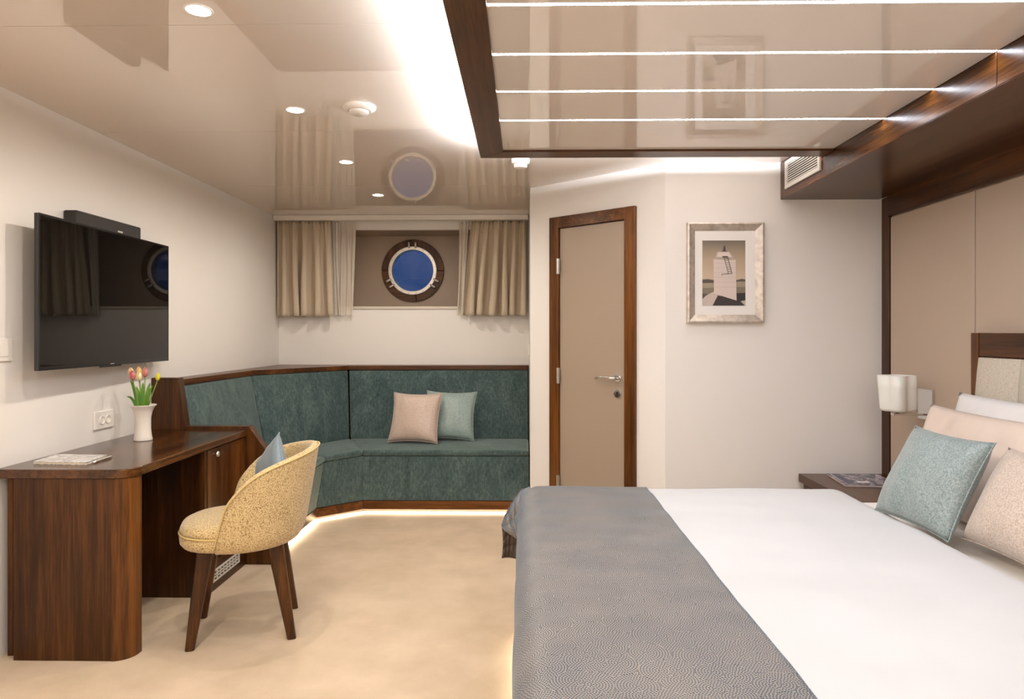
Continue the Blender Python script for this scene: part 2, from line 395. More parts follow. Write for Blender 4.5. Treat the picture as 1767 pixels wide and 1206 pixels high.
# ================================================================= window / porthole
win = thing('window_1', 'round porthole with walnut surround and pale metal ring', 'porthole', (PX, RY, PZ)); win['kind'] = 'structure'
def ringseg(bm, r0, r1, y0, y1, ta, tb, n=12):
    rows = []
    for k in range(n+1):
        t = ta+(tb-ta)*k/n; c, s = math.cos(t), math.sin(t)
        rows.append([bm.verts.new((PX+r*c, y, PZ+r*s)) for r, y in ((r0, y0), (r1, y0), (r1, y1), (r0, y1))])
    for a, b in zip(rows, rows[1:]):
        for i in range(4): face(bm, [a[i], a[(i+1) % 4], b[(i+1) % 4], b[i]])
    if abs(tb-ta) < 2*PI-.01: face(bm, rows[0]); face(bm, rows[-1][::-1])
for i, (ta, tb) in enumerate(((0, 95), (95, 180), (180, 277), (277, 360))):
    bm = BM(); ringseg(bm, .195, .278, RY-.024, RY, math.radians(ta+.3), math.radians(tb-.3))
    obj('wooden_ring_piece', bm, wood(['z', 'z', 'x', 'x'][i], 1, .45), win, bevel=.004)
bm = BM(); ringseg(bm, .184, .216, RY-.036, RY+.06, 0, 2*PI, 64); bmesh.ops.remove_doubles(bm, verts=bm.verts[:], dist=1e-5)
ring = obj('metal_ring', bm, M['satin'], win, bevel=.004)
bm = BM()
for k in range(20):
    t = 2*PI*(k+.5)/20; c = (PX+.203*math.cos(t), RY-.0365, PZ+.203*math.sin(t))
    tube(bm, [c, (c[0], c[1]-.002, c[2])], .0035, 8)
obj('screws', bm, plain('screw_dark', (.12, .08, .05), .5), ring, kind='stuff')
bm = BM(); lathe(bm, (PX, RY+.03, PZ), [(.0, 0), (.19, 0), (.19, .012), (0, .012)], 48, Matrix.Rotation(PI/2, 4, 'X'), cap=False)
bmesh.ops.remove_doubles(bm, verts=bm.verts[:], dist=1e-5); obj('glass_pane', bm, M['glass'], win)
for base in (90, 210, 330):
    for dlt in (-8, 8):
        t = math.radians(base+dlt); tb_ = math.radians(base)
        dirv = Vector((math.cos(tb_), 0, math.sin(tb_))); p0 = Vector((PX+.208*math.cos(t), RY-.045, PZ+.208*math.sin(t)))
        bm = BM(); tube(bm, [p0 - dirv*.006, p0 + dirv*.012, p0 + dirv*.04, p0+dirv*.046], [.006, .0105, .0105, .006], 12)
        tube(bm, [p0, p0 + Vector((0, .03, 0))], .006, 8); obj('clamp', bm, M['satin'], win, smooth=True)

# ================================================================= curtain rail, drapes, sheers
rail = bx('curtain_rail', (XL+.004, .040, 5.60, 5.66, H-.042, H-.001), plain('rail_enamel', (.76, .70, .63), .35), label='cream curtain rail fixed to the ceiling above the porthole recess', cat='curtain rail', bevel=.003)
def curtain(x0, x1, x0b, x1b, z0, z1, folds, amp, y, seed, nz=26, pleat=True):
    rnd = random.Random(seed); bm = BM(); nx = folds*14
    ph = []; 
    ws = [rnd.uniform(.65, 1.35) for _ in range(folds)]; tot = sum(ws); cum = [0]
    for q in ws: cum.append(cum[-1]+q/tot)
    am = [rnd.uniform(.6, 1.15) for _ in range(folds)]; sk = [rnd.uniform(-.25, .25) for _ in range(folds)]
    rows = []
    for j in range(nz+1):
        v = j/nz; row = []
        for i in range(nx+1):
            s = i/nx; k = min(folds-1, next((q for q in range(folds) if s <= cum[q+1]+1e-9), folds-1))
            f = (s-cum[k])/(cum[k+1]-cum[k])
            A_ = amp*am[k]*(.38+.62*min(1, (1-v)*1.6+.05)) if pleat else amp*am[k]
            w_ = math.sin(2*PI*f)
            d = A_*w_ + (amp*.28*math.sin(6*PI*f+seed+k)*max(0, 1-(1-v)*3.2) if pleat else 0)
            xx = (x0b+(x1b-x0b)*s)*(1-v)+(x0+(x1-x0)*s)*v
            xx -= A_*.27*math.sin(4*PI*f+sk[k]) * (.45+.55*(1-v)) + .012*math.sin(k*2.1+v*3+seed)*(1-v)*min(1, s*6)*min(1, (1-s)*6)
            row.append(bm.verts.new((xx, y+d, z0+(z1-z0)*v + .003*math.sin(i*.9)*(1-v))))
        rows.append(row)
    for a, b in zip(rows, rows[1:]):
        for i in range(nx): face(bm, [a[i], a[i+1], b[i+1], b[i]])
    return bm
zt = H-.043
obj('drape', curtain(-2.05, -1.60, -2.045, -1.575, 1.425, zt, 5, .052, 5.655, 3), M['curtain'], smooth=True, solid=.0025, label='beige linen drape gathered at the left end of the rail', cat='curtain')
obj('drape', curtain(-.43, .025, -.50, .022, 1.432, zt, 6, .050, 5.655, 11), M['curtain'], smooth=True, solid=.0025, label='beige linen drape gathered at the right end of the rail', cat='curtain')
obj('sheer_curtain', curtain(-1.60, -1.40, -1.575, -1.43, 1.437, zt, 4, .014, 5.70, 5, pleat=False), M['sheer'], smooth=True, label='sheer white curtain beside the left drape, over the recess edge', cat='curtain')
obj('sheer_curtain', curtain(-.535, -.455, -.545, -.505, 1.44, zt, 3, .014, 5.70, 8, pleat=False), M['sheer'], smooth=True, label='sheer white curtain beside the right drape', cat='curtain')

# ================================================================= bed canopy and air duct
C2 = 1.28+.877; CB = 1.28+.867; CT = CB+.035
cx0, cx1, cy0, cy1 = -.211, 1.468, .68, 3.369; rw = .114
can = thing('bed_canopy', 'walnut-framed glossy canopy hung over the bed with glowing light lines', 'canopy', (cx0, cy1, CB))
def mitre(name, pts, mt):
    bm = BM(); prism(bm, pts, CB, CT); return obj(name, bm, mt, can, bevel=.002)
mitre('frame_rail', [(cx0, cy0), (cx0+rw, cy0+rw), (cx0+rw, cy1-rw), (cx0, cy1)], wood('y'))
mitre('frame_rail', [(cx0, cy1), (cx0+rw, cy1-rw), (cx1, cy1-rw), (cx1, cy1)], wood('x'))
mitre('frame_rail', [(cx0, cy0), (cx1, cy0), (cx1, cy0+rw), (cx0+rw, cy0+rw)], wood('x'))
leds = [2.807, 2.473, 2.143, 1.819, 1.49, 1.16]; lw = .007
edges = [cy1-rw] + [y for l in leds for y in (l+lw, l-lw)] + [cy0+rw]
for a, b in zip(edges[::2], edges[1::2]):
    bx('canopy_panel', (cx0+rw, cx1, b, a, C2, C2+.012), M['gloss2'], can)
for l in leds:
    bstrip('light_line', (cx0+rw, cx1, l-lw+.0005, l+lw-.0005, C2+.0005, C2+.010), M['led'], can, -1, label='glowing light line')
bx('top_board', (cx0+.12, cx1, cy0+.12, cy1-.12, C2+.0125, CT-.001), M['wall'], can)
# cove strips lying on the frame's top edge
bstrip('cove_strip', (cx0+.012, cx0+.024, cy0+.05, cy1-.05, CT, CT+.006), M['cove'], can, 1, label='cove light strip')
bstrip('cove_strip', (cx0+.06, cx1-.02, cy1-.024, cy1-.012, CT, CT+.006), M['cove_far'], can, 1, label='cove light strip')
# canopy hangers
for hx, hy in ((.3, 1.2), (.3, 2.8), (1.1, 1.2), (1.1, 2.8)):
    bx('hanger', (hx-.03, hx+.03, hy-.03, hy+.03, CT-.005, H-.001), M['wall'], can)
duct = thing('air_duct_box', 'walnut bulkhead box running along the ceiling above the headboard', 'bulkhead', (1.468, YP, 2.047))
bx('side_board', (1.470, 1.49, 2.147, YP-.001, 2.049, H-.001), wood('y', 1, .25), duct, bevel=.002)
bx('side_board', (1.470, 1.49, YN, 2.143, 2.049, H-.001), wood('y', 1, .25), duct, bevel=.002)
bx('bottom_board', (1.472, 2.028, YN, YP-.001, 2.047, 2.062), wood('y', 0, .25), duct)
bx('wall_rail', (2.03, XR-.013, YN, 3.846, 1.935, 2.060), wood('y', 0, .3), duct, bevel=.002)
vent = thing('air_vent', 'pale metal louvred air vent on the side of the walnut bulkhead', 'vent', (1.465, 3.615, 2.085))
ya, yb2, za, zb = 3.39, 3.84, 2.087, 2.242; X = 1.4695
bm = BM(); fwv = .026; fb = .022
box(bm, X-.010, X, ya, yb2, za, za+fb); box(bm, X-.010, X, ya, yb2, zb-fb, zb); box(bm, X-.010, X, ya, ya+fwv, za+fb, zb-fb); box(bm, X-.010, X, yb2-fwv, yb2, za+fb, zb-fb)
obj('vent_frame', bm, M['grill'], vent, bevel=.0015)
bx('vent_back', (X-.001, X-.0002, ya+fwv, yb2-fwv, za+fb, zb-fb), M['dark'], vent)
ns = 9; hh = (zb-za-2*fb)/ns
for k in range(ns):
    z = za+fb+hh*(k+.35)
    bm = BM(); hexa(bm, [(X-.009, ya+fwv, z-.002), (X-.002, ya+fwv, z+.003), (X-.002, yb2-fwv, z+.003), (X-.009, yb2-fwv, z-.002),
                         (X-.009, ya+fwv, z+.004), (X-.002, ya+fwv, z+.008), (X-.002, yb2-fwv, z+.008), (X-.009, yb2-fwv, z+.004)])
    obj('slat', bm, M['grill'], vent)

# ================================================================= ceiling fittings
def downlight(x, y, label, seen=True):
    t = thing('downlight', label, 'downlight', (x, y, H-.004), 'recessed ceiling spotlights')
    bm = BM(); lathe(bm, (x, y, H), [(.036, -.001), (.036, -.003), (.043, -.003), (.043, 0)], 32, cap=False); obj('trim_ring', bm, M['plastic'], t, smooth=True)
    bm = BM(); lathe(bm, (x, y, H-.0015), [(.0, 0), (.036, 0)], 32, cap=False); obj('lens', bm, M['lens'], t, label='glowing lens')
    ld = bpy.data.lights.new('downlight_bulb', 'SPOT'); ld.energy = SPOT_W; ld.spot_size = math.radians(179); ld.spot_blend = .6
    ld.shadow_soft_size = .03; ld.color = WARM_C
    lo = bpy.data.objects.new('downlight_bulb', ld); COL.objects.link(lo); lo.parent = t; lo.location = (0, 0, -.012)
dls = [(-.983, 2.05, 'recessed spotlight nearest the viewer, at the top of the picture'), (-.998, 2.97, 'recessed spotlight second from the viewer, left of the round ceiling speaker'),
       (-1.01, 3.874, 'recessed spotlight third from the viewer, above the left drape'), (-1.025, 4.80, 'recessed spotlight farthest from the viewer, by the curtain rail')]
for a in dls: downlight(*a)
for k, (x, y) in enumerate(((-.97, 1.13), (-.96, .2), (-.95, -.7))):
    downlight(x, y, 'recessed spotlight behind the viewer, ' + ['first', 'second', 'third'][k] + ' from the desk end')
sp = thing('ceiling_speaker', 'white round ceiling speaker beside the second spotlight', 'ceiling speaker', (-.71, 2.937, H-.03))  # round speaker built as a ring and a disc
bm = BM(); lathe(bm, (-.71, 2.937, H), [(.073, 0), (.073, -.006), (.066, -.012), (.052, -.020), (.046, -.020), (.044, -.010)], 40, cap=False); obj('outer_ring', bm, M['plastic'], sp, smooth=True)
bm = BM(); lathe(bm, (-.71, 2.937, H), [(.044, -.010), (.042, -.026), (.038, -.031), (0, -.033)], 40, cap=False); obj('inner_disc', bm, M['plastic'], sp, smooth=True)
sd = thing('smoke_detector', 'white smoke detector on the ceiling behind the canopy corner', 'smoke detector', (-.016, 3.83, H-.05))
c = (-.016, 3.83, H)
bm = BM(); lathe(bm, c, [(.052, 0), (.052, -.018), (.048, -.026), (.034, -.028)], 32, cap=False); obj('base', bm, M['plastic'], sd, smooth=True)
bm = BM(); lathe(bm, c, [(.030, -.026), (.032, -.048), (.028, -.051), (0, -.051)], 32, cap=False)
for k in range(12):
    t = 2*PI*k/12; tube(bm, [(c[0]+.034*math.cos(t), c[1]+.034*math.sin(t), H-.026), (c[0]+.035*math.cos(t), c[1]+.035*math.sin(t), H-.047)], .0025, 6)
obj('sensor_head', bm, M['plastic'], sd)

# ================================================================= television and soundbar
tv = thing('television', 'wall-mounted flat black television above the desk', 'television', (-1.98, 3.25, 1.130))
TY0, TY1, TZ0, TZ1, TX = 2.722, 3.790, 1.130, 1.770, -1.955
bx('tv_body', (TX-.020, TX-.002, TY0, TY1, TZ0, TZ1), M['black'], tv, bevel=.003)
bm = BM(); bz = .009
box(bm, TX-.002, TX, TY0+.001, TY1-.001, TZ0, TZ0+.016); box(bm, TX-.002, TX, TY0+.001, TY1-.001, TZ1-bz, TZ1)
box(bm, TX-.002, TX, TY0+.001, TY0+bz, TZ0+.016, TZ1-bz); box(bm, TX-.002, TX, TY1-bz, TY1-.001, TZ0+.016, TZ1-bz)
obj('bezel', bm, plain('gloss_black', (.01, .009, .009), .15), tv)
bx('screen', (TX-.0022, TX-.0006, TY0+bz, TY1-bz, TZ0+.016, TZ1-bz), M['screen'], tv)
bx('sensor_tab', (TX-.010, TX, 3.15, 3.32, TZ0-.007, TZ0+.001), M['black'], tv, bevel=.002)
M['logo'] = plain('logo_silver', (.55, .52, .48), .4, .5)
bx('maker_mark', (TX, TX+.0006, 3.225, 3.255, TZ0+.006, TZ0+.009), M['logo'], tv)
bx('wall_mount', (XL+.001, TX-.040, 3.1, 3.38, 1.28, 1.60), M['black'], tv, bevel=.003)
for ch_ in tv.children:      # the screen is swivelled a little on its bracket
    if ch_.name.startswith('wall_mount'): continue
    for v_ in ch_.data.vertices: v_.co.x -= (v_.co.y + tv.location.y - TY0)*.028
sb = thing('soundbar', 'black soundbar fixed to the wall just above the television', 'soundbar', (-2.02, 3.26, 1.755))
bx('speaker_body', (XL+.001, -2.006, 3.036, 3.552, 1.72, 1.838), noisy('speaker_mesh', (.012, .010, .008), (.028, .023, .018), 500, .7), sb, bevel=.008, seg=3)
bx('maker_mark', (-2.006, -2.005, 3.345, 3.385, 1.783, 1.791), plain('mark_white', (.55, .52, .46), .5), sb)
# sockets and switches
so = thing('wall_socket', 'white double power socket on the wall above the desk', 'socket', (XL, 3.33, .858))
bx('cover_plate', (XL, XL+.010, 3.25, 3.405, .815, .902), M['plastic'], so, bevel=.003)
for yy in (3.305, 3.352):
    bm = BM(); lathe(bm, (XL+.0104, yy, .858), [(.0205, .0), (.0205, .004), (.0175, .004), (.0175, -.004), (0, -.004)], 24, Matrix.Rotation(PI/2, 4, 'Y'), cap=False); s_ = obj('outlet', bm, M['plastic'], so, smooth=False)
    bm = BM()
    for d in (-.0085, .0085): tube(bm, [(XL+.0062, yy+d, .858), (XL+.0070, yy+d, .858)], .0026, 8)
    obj('pin_hole', bm, M['dark'], s_)
sw = thing('light_switch', 'white light switch on the left wall at the picture edge, beside the television', 'switch', (XL, 2.66, 1.215))
bx('switch_plate', (XL, XL+.009, 2.60, 2.722, 1.170, 1.262), M['plastic'], sw, bevel=.003)
bx('rocker', (XL+.009, XL+.012, 2.625, 2.697, 1.19, 1.243), M['plastic'], sw, bevel=.002)
sw = thing('nook_switch', 'small cream switch on the nook side wall right of the sofa', 'switch', (.047, 5.2, 1.17))  # plain wall switch at the right end of the nook
bx('switch_plate', (.038, .047, 5.16, 5.24, 1.12, 1.20), M['plastic'], sw, bevel=.002)
bx('rocker', (.035, .038, 5.18, 5.22, 1.14, 1.18), M['plastic'], sw, bevel=.001)

# ================================================================= framed picture
pic = thing('framed_picture', 'sepia lighthouse photograph in a champagne silver frame', 'picture', (1.151, YP, 1.343))
px0, px1, pz0, pz1 = .934, 1.368, 1.343, 1.914; fw_ = .046
def fpiece(a, b, c_, d):
    # a,b outer corners ; c_,d inner corners  (x,z)
    bm = BM(); yb_, yo, yi = YP-.0005, YP-.034, YP-.014
    f = [(a[0], yb_, a[1]), (b[0], yb_, b[1]), (c_[0], yb_, c_[1]), (d[0], yb_, d[1])]
    am = lambda p, q, k: (p[0]+(q[0]-p[0])*k, p[1]+(q[1]-p[1])*k)
    ai, bi = am(a, d, .2), am(b, c_, .2)
    V = [bm.verts.new(p) for p in f + [(a[0], yo, a[1]), (b[0], yo, b[1]), (bi[0], yo-.002, bi[1]), (ai[0], yo-.002, ai[1]), (c_[0], yi, c_[1]), (d[0], yi, d[1])]]
    for q in ((0,1,2,3), (0,1,5,4), (4,5,6,7), (7,6,8,9), (9,8,2,3), (0,4,7,9,3), (1,5,6,8,2)): face(bm, [V[i] for i in q])
    obj('frame_moulding', bm, M['silverframe'], pic)
o_ = [(px0, pz0), (px1, pz0), (px1, pz1), (px0, pz1)]; i_ = [(px0+fw_, pz0+fw_), (px1-fw_, pz0+fw_), (px1-fw_, pz1-fw_), (px0+fw_, pz1-fw_)]
for k in range(4): fpiece(o_[k], o_[(k+1) % 4], i_[(k+1) % 4], i_[k])
bx('mount_board', (px0+fw_, px1-fw_, YP-.012, YP-.001, pz0+fw_, pz1-fw_), M['mat'], pic)
qx0, qx1, qz0, qz1 = px0+.0885, px0+.333, pz0+.098, pz0+.470
def PP(a, b, lay): return (qx0+(a-242)/(680-242)*(qx1-qx0), YP-.0122-lay*.00025, qz1-(b-270)/(943-270)*(qz1-qz0))
def sepia(v, w=1): return (v, v*(.86 if w else .9), v*(.70 if w else .82))
m, nt, b = newmat('print_sky'); v = coords(nt, (1, 1, 1)); sx = N(nt, 'ShaderNodeSeparateXYZ'); L(nt, v, sx.inputs[0])
mr = N(nt, 'ShaderNodeMapRange'); L(nt, sx.outputs[2], mr.inputs[0]); mr.inputs[1].default_value = .245; mr.inputs[2].default_value = .47
L(nt, ramp(nt, mr.outputs[0], [(0, (.50, .39, .28)), (.5, (.36, .27, .18)), (1, (.085, .068, .05))]), b.inputs['Base Color']); b.inputs['Roughness'].default_value = .4
PM = [m] + [plain('print_ink_%s' % nme, c_, .4) for nme, c_ in (('sea', (.16, .13, .09)), ('hills', (.07, .055, .04)), ('tower', (.62, .52, .46)), ('shade', (.022, .017, .016)), ('rock', (.50, .41, .35)), ('line', (.05, .035, .03)), ('roof', (.40, .33, .27)), ('seafar', (.28, .23, .16)))]
bm = BM()
def poly(pts, lay, mi):
    face(bm, [bm.verts.new(PP(a, b_, lay)) for a, b_ in pts], mi)
poly([(242,270),(680,270),(680,943),(242,943)], 0, 0)
poly([(242,700),(680,690),(680,943),(242,943)], 1, 8)
poly([(242,760),(680,750),(680,943),(242,943)], 2, 1)
poly([(242,672),(300,668),(360,678),(360,708),(242,710)], 3, 2); poly([(585,680),(640,666),(680,672),(680,694),(585,696)], 3, 2)
poly([(585,815),(680,810),(680,943),(560,943)], 4, 4)
poly([(242,860),(355,800),(430,800),(420,943),(242,943)], 5, 5)
poly([(242,820),(300,820),(242,875)], 6, 2)
poly([(355,455),(580,462),(590,892),(360,815)], 7, 3)
poly([(400,836),(520,870),(640,905),(665,943),(345,943)], 8, 4)
poly([(630,898),(680,888),(680,943),(672,940)], 9, 5)
poly([(350,455),(580,462),(580,474),(352,465)], 9, 7)
poly([(370,452),(395,385),(515,385),(565,455)], 10, 7); poly([(400,395),(510,393),(540,440),(388,442)], 11, 3)
poly([(448,380),(458,325),(472,325),(480,380)], 12, 4); poly([(440,378),(490,378),(490,384),(440,384)], 12, 6)
poly([(445,432),(500,432),(500,446),(445,446)], 12, 6)
for (a0, b0, a1, b1) in ((460,440,503,600), (498,440,543,612), (440,618,543,612), (440,618,440,635), (503,600,500,620)):
    dx, dy = a1-a0, b1-b0; ll = math.hypot(dx, dy); nx_, ny_ = -dy/ll*3, dx/ll*3
    poly([(a0-nx_, b0-ny_), (a1-nx_, b1-ny_), (a1+nx_, b1+ny_), (a0+nx_, b0+ny_)], 13, 6)
for k in range(7):
    f = (k+.5)/7; a0 = 460+43*f; b0 = 440+160*f; a1 = 498+45*f
    poly([(a0, b0), (a1, b0), (a1, b0+4), (a0, b0+4)], 13, 6)
for k in range(6): poly([(360, 500+k*50), (584, 502+k*50), (584, 504+k*50), (360, 502+k*50)], 8, 7)
obj('photo_print', bm, PM, pic, keep=True, label='sepia print of a square lighthouse with a ladder')

# ================================================================= sofa
sofa = thing('corner_sofa', 'built-in teal velvet corner sofa with walnut ledge and plinth', 'sofa', (-1.2, 5.1, 0))
SXR = .042
F = [(-1.345, 3.822), (-1.345, 4.62), (-1.15, 4.86), (SXR, 4.86)]
Bk = [(-1.80, 3.822), (-1.80, 4.75), (-1.385, 5.43), (SXR, 5.43)]
T = [(-1.945, 3.822), (-1.93, 4.82), (-1.43, 5.56), (SXR, 5.60)]
G = [(-1.42, 3.822), (-1.41, 4.63), (-1.145, 4.855), (SXR, 4.855)]
W_ = [(XL+.001, 3.822), (XL+.001, 4.90), (-1.50, YB-.001), (SXR, YB-.001)]
def shrink(q, e):
    cx = sum(p[0] for p in q)/len(q); cy = sum(p[1] for p in q)/len(q)
    return [(p[0]+(cx-p[0])*e, p[1]+(cy-p[1])*e) for p in q]
for i in range(3):
    # seat cushion: slightly crowned grid top
    q = [F[i], F[i+1], Bk[i+1], Bk[i]]; bm = BM(); n = 12 if i != 1 else 8
    g = []
    for zz, cr in ((.408, 0), (.448, .008)):
        gg = []
        for a in range(n+1):
            row = []
            for b_ in range(n+1):
                u, v_ = a/n, b_/n; eps = .004
                u2 = .5+(u-.5)*(1-eps); v2 = .5+(v_-.5)*(1-eps)
                p = [(q[0][k]*(1-u2)+q[1][k]*u2)*(1-v2)+(q[3][k]*(1-u2)+q[2][k]*u2)*v2 for k in (0, 1)]
                row.append(bm.verts.new((p[0], p[1], zz+cr*(1-(2*u-1)**6)*(1-(2*v_-1)**2))))
            gg.append(row)
        g.append(gg)
    for L_ in (0, 1):
        for a in range(n):
            for b_ in range(n): face(bm, [g[L_][a][b_], g[L_][a+1][b_], g[L_][a+1][b_+1], g[L_][a][b_+1]])
    for a in range(n):
        face(bm, [g[0][a][0], g[0][a+1][0], g[1][a+1][0], g[1][a][0]]); face(bm, [g[0][a][n], g[0][a+1][n], g[1][a+1][n], g[1][a][n]])
        face(bm, [g[0][0][a], g[0][0][a+1], g[1][0][a+1], g[1][0][a]]); face(bm, [g[0][n][a], g[0][n][a+1], g[1][n][a+1], g[1][n][a]])
    obj('seat_cushion', bm, M['velvet'], sofa, bevel=.016, seg=4)
    # base panel (solid under the seat), leaning inwards to the foot
    sb_ = lambda P, Q: [P[0]+(Q[0]-P[0])*.012, P[1]+(Q[1]-P[1])*.012]
    Fa, Fb = (F[i][0]-.012 if i < 2 else F[i][0], F[i][1]+.012 if i else F[i][1]), (F[i+1][0]-.010 if i == 0 else F[i+1][0], F[i+1][1]+.012)
    if i == 0: Fb = (F[1][0]-.012, F[1][1]+.006); Fa = (F[0][0]-.012, F[0][1])
    if i == 1: Fa = (F[1][0]-.012, F[1][1]+.006); Fb = (F[2][0]-.002, F[2][1]+.012)
    if i == 2: Fa = (F[2][0]-.002, F[2][1]+.012); Fb = (F[3][0], F[3][1]+.012)
    bot = [G[i], G[i+1], Bk[i+1], Bk[i]]; top = [Fa, Fb, Bk[i+1], Bk[i]]
    bm = BM(); hexa(bm, [(*p, .092) for p in bot] + [(*p, .404) for p in top]); obj('base_panel', bm, M['velvet'], sofa, bevel=.006, seg=3)
    bm = BM(); back = [(Bk[i+1][0], Bk[i+1][1]), (Bk[i][0], Bk[i][1])]
    prism(bm, [G[i], G[i+1]] + back, .028, .089); obj('plinth', bm, wood('x' if i else 'y', 1), sofa, bevel=.002)
    # backrest cushion
    q = [(*Bk[i], .44), (*Bk[i+1], .44), (*T[i+1], .982), (*T[i], .982)]
    nv = (Vector(q[1])-Vector(q[0])).cross(Vector(q[3])-Vector(q[0])).normalized()
    if nv.z < 0 or (nv.x*1 + -nv.y*1) < 0: nv = -nv
    if Vector((nv.x, nv.y, 0)).dot(Vector((1.0, -1.0, 0))) < 0: nv = -nv
    bm = BM(); n = 10; fr = []
    for a in range(n+1):
        row = []
        for b_ in range(n+1):
            u = a/n; v_ = b_/n; u = .5+(u-.5)*.995
            p = (Vector(q[0])*(1-u)+Vector(q[1])*u)*(1-v_)+(Vector(q[3])*(1-u)+Vector(q[2])*u)*v_
            row.append(bm.verts.new(p + nv*(.012*(1-(2*u-1)**8)*(1-(2*v_-1)**4))))
        fr.append(row)
    bkv = []
    for (a, b_) in ((0, 0), (n, 0), (n, n), (0, n)):
        bkv.append(bm.verts.new(fr[a][b_].co - Vector((nv.x, nv.y, 0)).normalized()*.06))
    for a in range(n):
        for b_ in range(n): face(bm, [fr[a][b_], fr[a+1][b_], fr[a+1][b_+1], fr[a][b_+1]])
    face(bm, bkv)
    face(bm, [fr[a][0] for a in range(n+1)] + [bkv[1], bkv[0]]); face(bm, [fr[a][n] for a in range(n+1)] + [bkv[2], bkv[3]])
    face(bm, [fr[0][a] for a in range(n+1)] + [bkv[3], bkv[0]]); face(bm, [fr[n][a] for a in range(n+1)] + [bkv[2], bkv[1]])
    obj('backrest_cushion', bm, M['velvet'], sofa, bevel=.012, seg=4)
    # walnut ledge on top
    bm = BM()
    T2 = [(-1.945, 3.822), (-1.93, 4.82), (-1.43, 5.555), (SXR, 5.60)]
    o1 = [T2[i], T2[i+1], W_[i+1], W_[i]]
    if i == 1: o1 = [T2[1], T2[2], W_[2], (XL+.001, YB-.001), W_[1]]
    prism(bm, o1, .985, 1.02); obj('ledge', bm, wood('x' if i else 'y', 1), sofa, bevel=.002)
# support behind the backrest
bm = BM(); prism(bm, [(XL+.001, 3.822), (-2.03, 3.822), (-2.03, 4.93), (-1.52, YB-.06), (SXR, YB-.06), (SXR, YB-.001), (XL+.001, YB-.001)], .02, .984); obj('back_support', bm, wood('x'), sofa)
bm = BM(); prism(bm, [(XL+.001, 0), (-1.375, 0), (-1.348, .40), (-1.345, .52), (-1.52, .766), (-1.878, .766), (-1.918, 1.035), (XL+.001, 1.035)], 3.762, 3.82, 'y')
obj('end_panel', bm, wood('z'), sofa, bevel=.003, label='walnut stepped end panel')
# light strip below plinth
bm = BM()
for a, b_ in ((G[0], G[1]), (G[1], G[2]), (G[2], G[3])):
    d = Vector((b_[0]-a[0], b_[1]-a[1])).normalized(); n_ = Vector((-d.y, d.x))*.012; n2 = Vector((-d.y, d.x))*.026
    prism(bm, [(a[0]+n_.x, a[1]+n_.y), (b_[0]+n_.x, b_[1]+n_.y), (b_[0]+n2.x, b_[1]+n2.y), (a[0]+n2.x, a[1]+n2.y)], .019, .0275)
strip('light_strip', bm, M['floorled'], sofa, -1, label='glowing strip under the plinth')

# ================================================================= soft cushions
def cushion_bm(w_, h_, t_, n=22, pinch=.055, seed=0, flat=.42, wr=.006, sag=0):
    bm = BM(); sides = []
    for sgn in (1, -1):
        g = []
        for i in range(n+1):
            row = []
            for j in range(n+1):
                u = -1+2*i/n; v = -1+2*j/n
                uu = math.copysign(abs(u)**.85, u); vv = math.copysign(abs(v)**.85, v)
                x = uu*w_/2*(1-pinch*(1-vv*vv)**.8*abs(uu)); z = vv*h_/2*(1-pinch*(1-uu*uu)**.8*abs(vv))
                e = max(0, (1-uu*uu)*(1-vv*vv))
                th = t_/2*(e**flat)
                nz_ = noise.noise(Vector((x*9+seed, z*9, sgn*3)))
                edge = min(1, 6*e)
                th *= 1 + .10*nz_
                y = sgn*th + wr*noise.noise(Vector((x*22+seed, z*5+seed, 1)))*edge*sgn
                x2 = x*(1-.03*sag*vv)
                z2 = z - sag*.03*(1-uu*uu)*(.5+.5*vv)
                row.append((x2, -y, z2))
            g.append(row)
        sides.append(g)
    vs = {}
    def V(s, i, j):
        if i in (0, n) or j in (0, n): s = 0
        if (s, i, j) not in vs: vs[(s, i, j)] = bm.verts.new(sides[s][i][j])
        return vs[(s, i, j)]
    for s in (0, 1):
        for i in range(n):
            for j in range(n):
                q = [V(s, i, j), V(s, i+1, j), V(s, i+1, j+1), V(s, i, j+1)]
                face(bm, q if s == 0 else q[::-1])
    rim = [Vector(vs[(0, i, 0)].co) for i in range(n)] + [Vector(vs[(0, n, j)].co) for j in range(n)] + [Vector(vs[(0, i, n)].co) for i in range(n, 0, -1)] + [Vector(vs[(0, 0, j)].co) for j in range(n, 0, -1)]
    return bm, rim
def cushion(name, label, cat, mat, base, ax, up, w_, h_, t_, group=None, seam=True, seammat=None, **kw):
    """base: centre of the lower edge ; ax: direction of width seen from the front ; up: direction of height"""
    ax = Vector(ax).normalized(); up = Vector(up); up = (up - ax*up.dot(ax)).normalized(); nrm = up.cross(ax)   # local +y (back)
    nrm = -ax.cross(up)*-1
    R = Matrix((ax, ax.cross(up)*-1, up)).transposed().to_4x4()
    bm, rim = cushion_bm(w_, h_, t_, **kw)
    Tm = Matrix.Translation(Vector(base)+up*h_/2) @ R
    bmesh.ops.transform(bm, matrix=Tm, verts=bm.verts[:])
    t = thing(name, label, cat, Vector(base), group)
    obj('cover', bm, mat, t, smooth=True)
    if seam:
        bm = BM(); sweep_loop(bm, [Tm @ p for p in rim], .0028, 6); obj('seam', bm, seammat or mat, t, smooth=True)
    return t
cushion('cushion', 'beige satin cushion on the sofa, in front of the pale teal one', 'cushion', M['sofa_beige'], (-.83, 5.085, .462), (1, -.14, .0), (.12, .42, 1), .39, .40, .13, seed=2, pinch=.10, group='cushions on the sofa')
cushion('cushion', 'pale teal satin cushion on the sofa, behind the beige one', 'cushion', M['sofa_teal'], (-.575, 5.225, .462), (1, -.05, -.02), (.10, .38, 1), .40, .395, .13, seed=5, pinch=.10, group='cushions on the sofa')

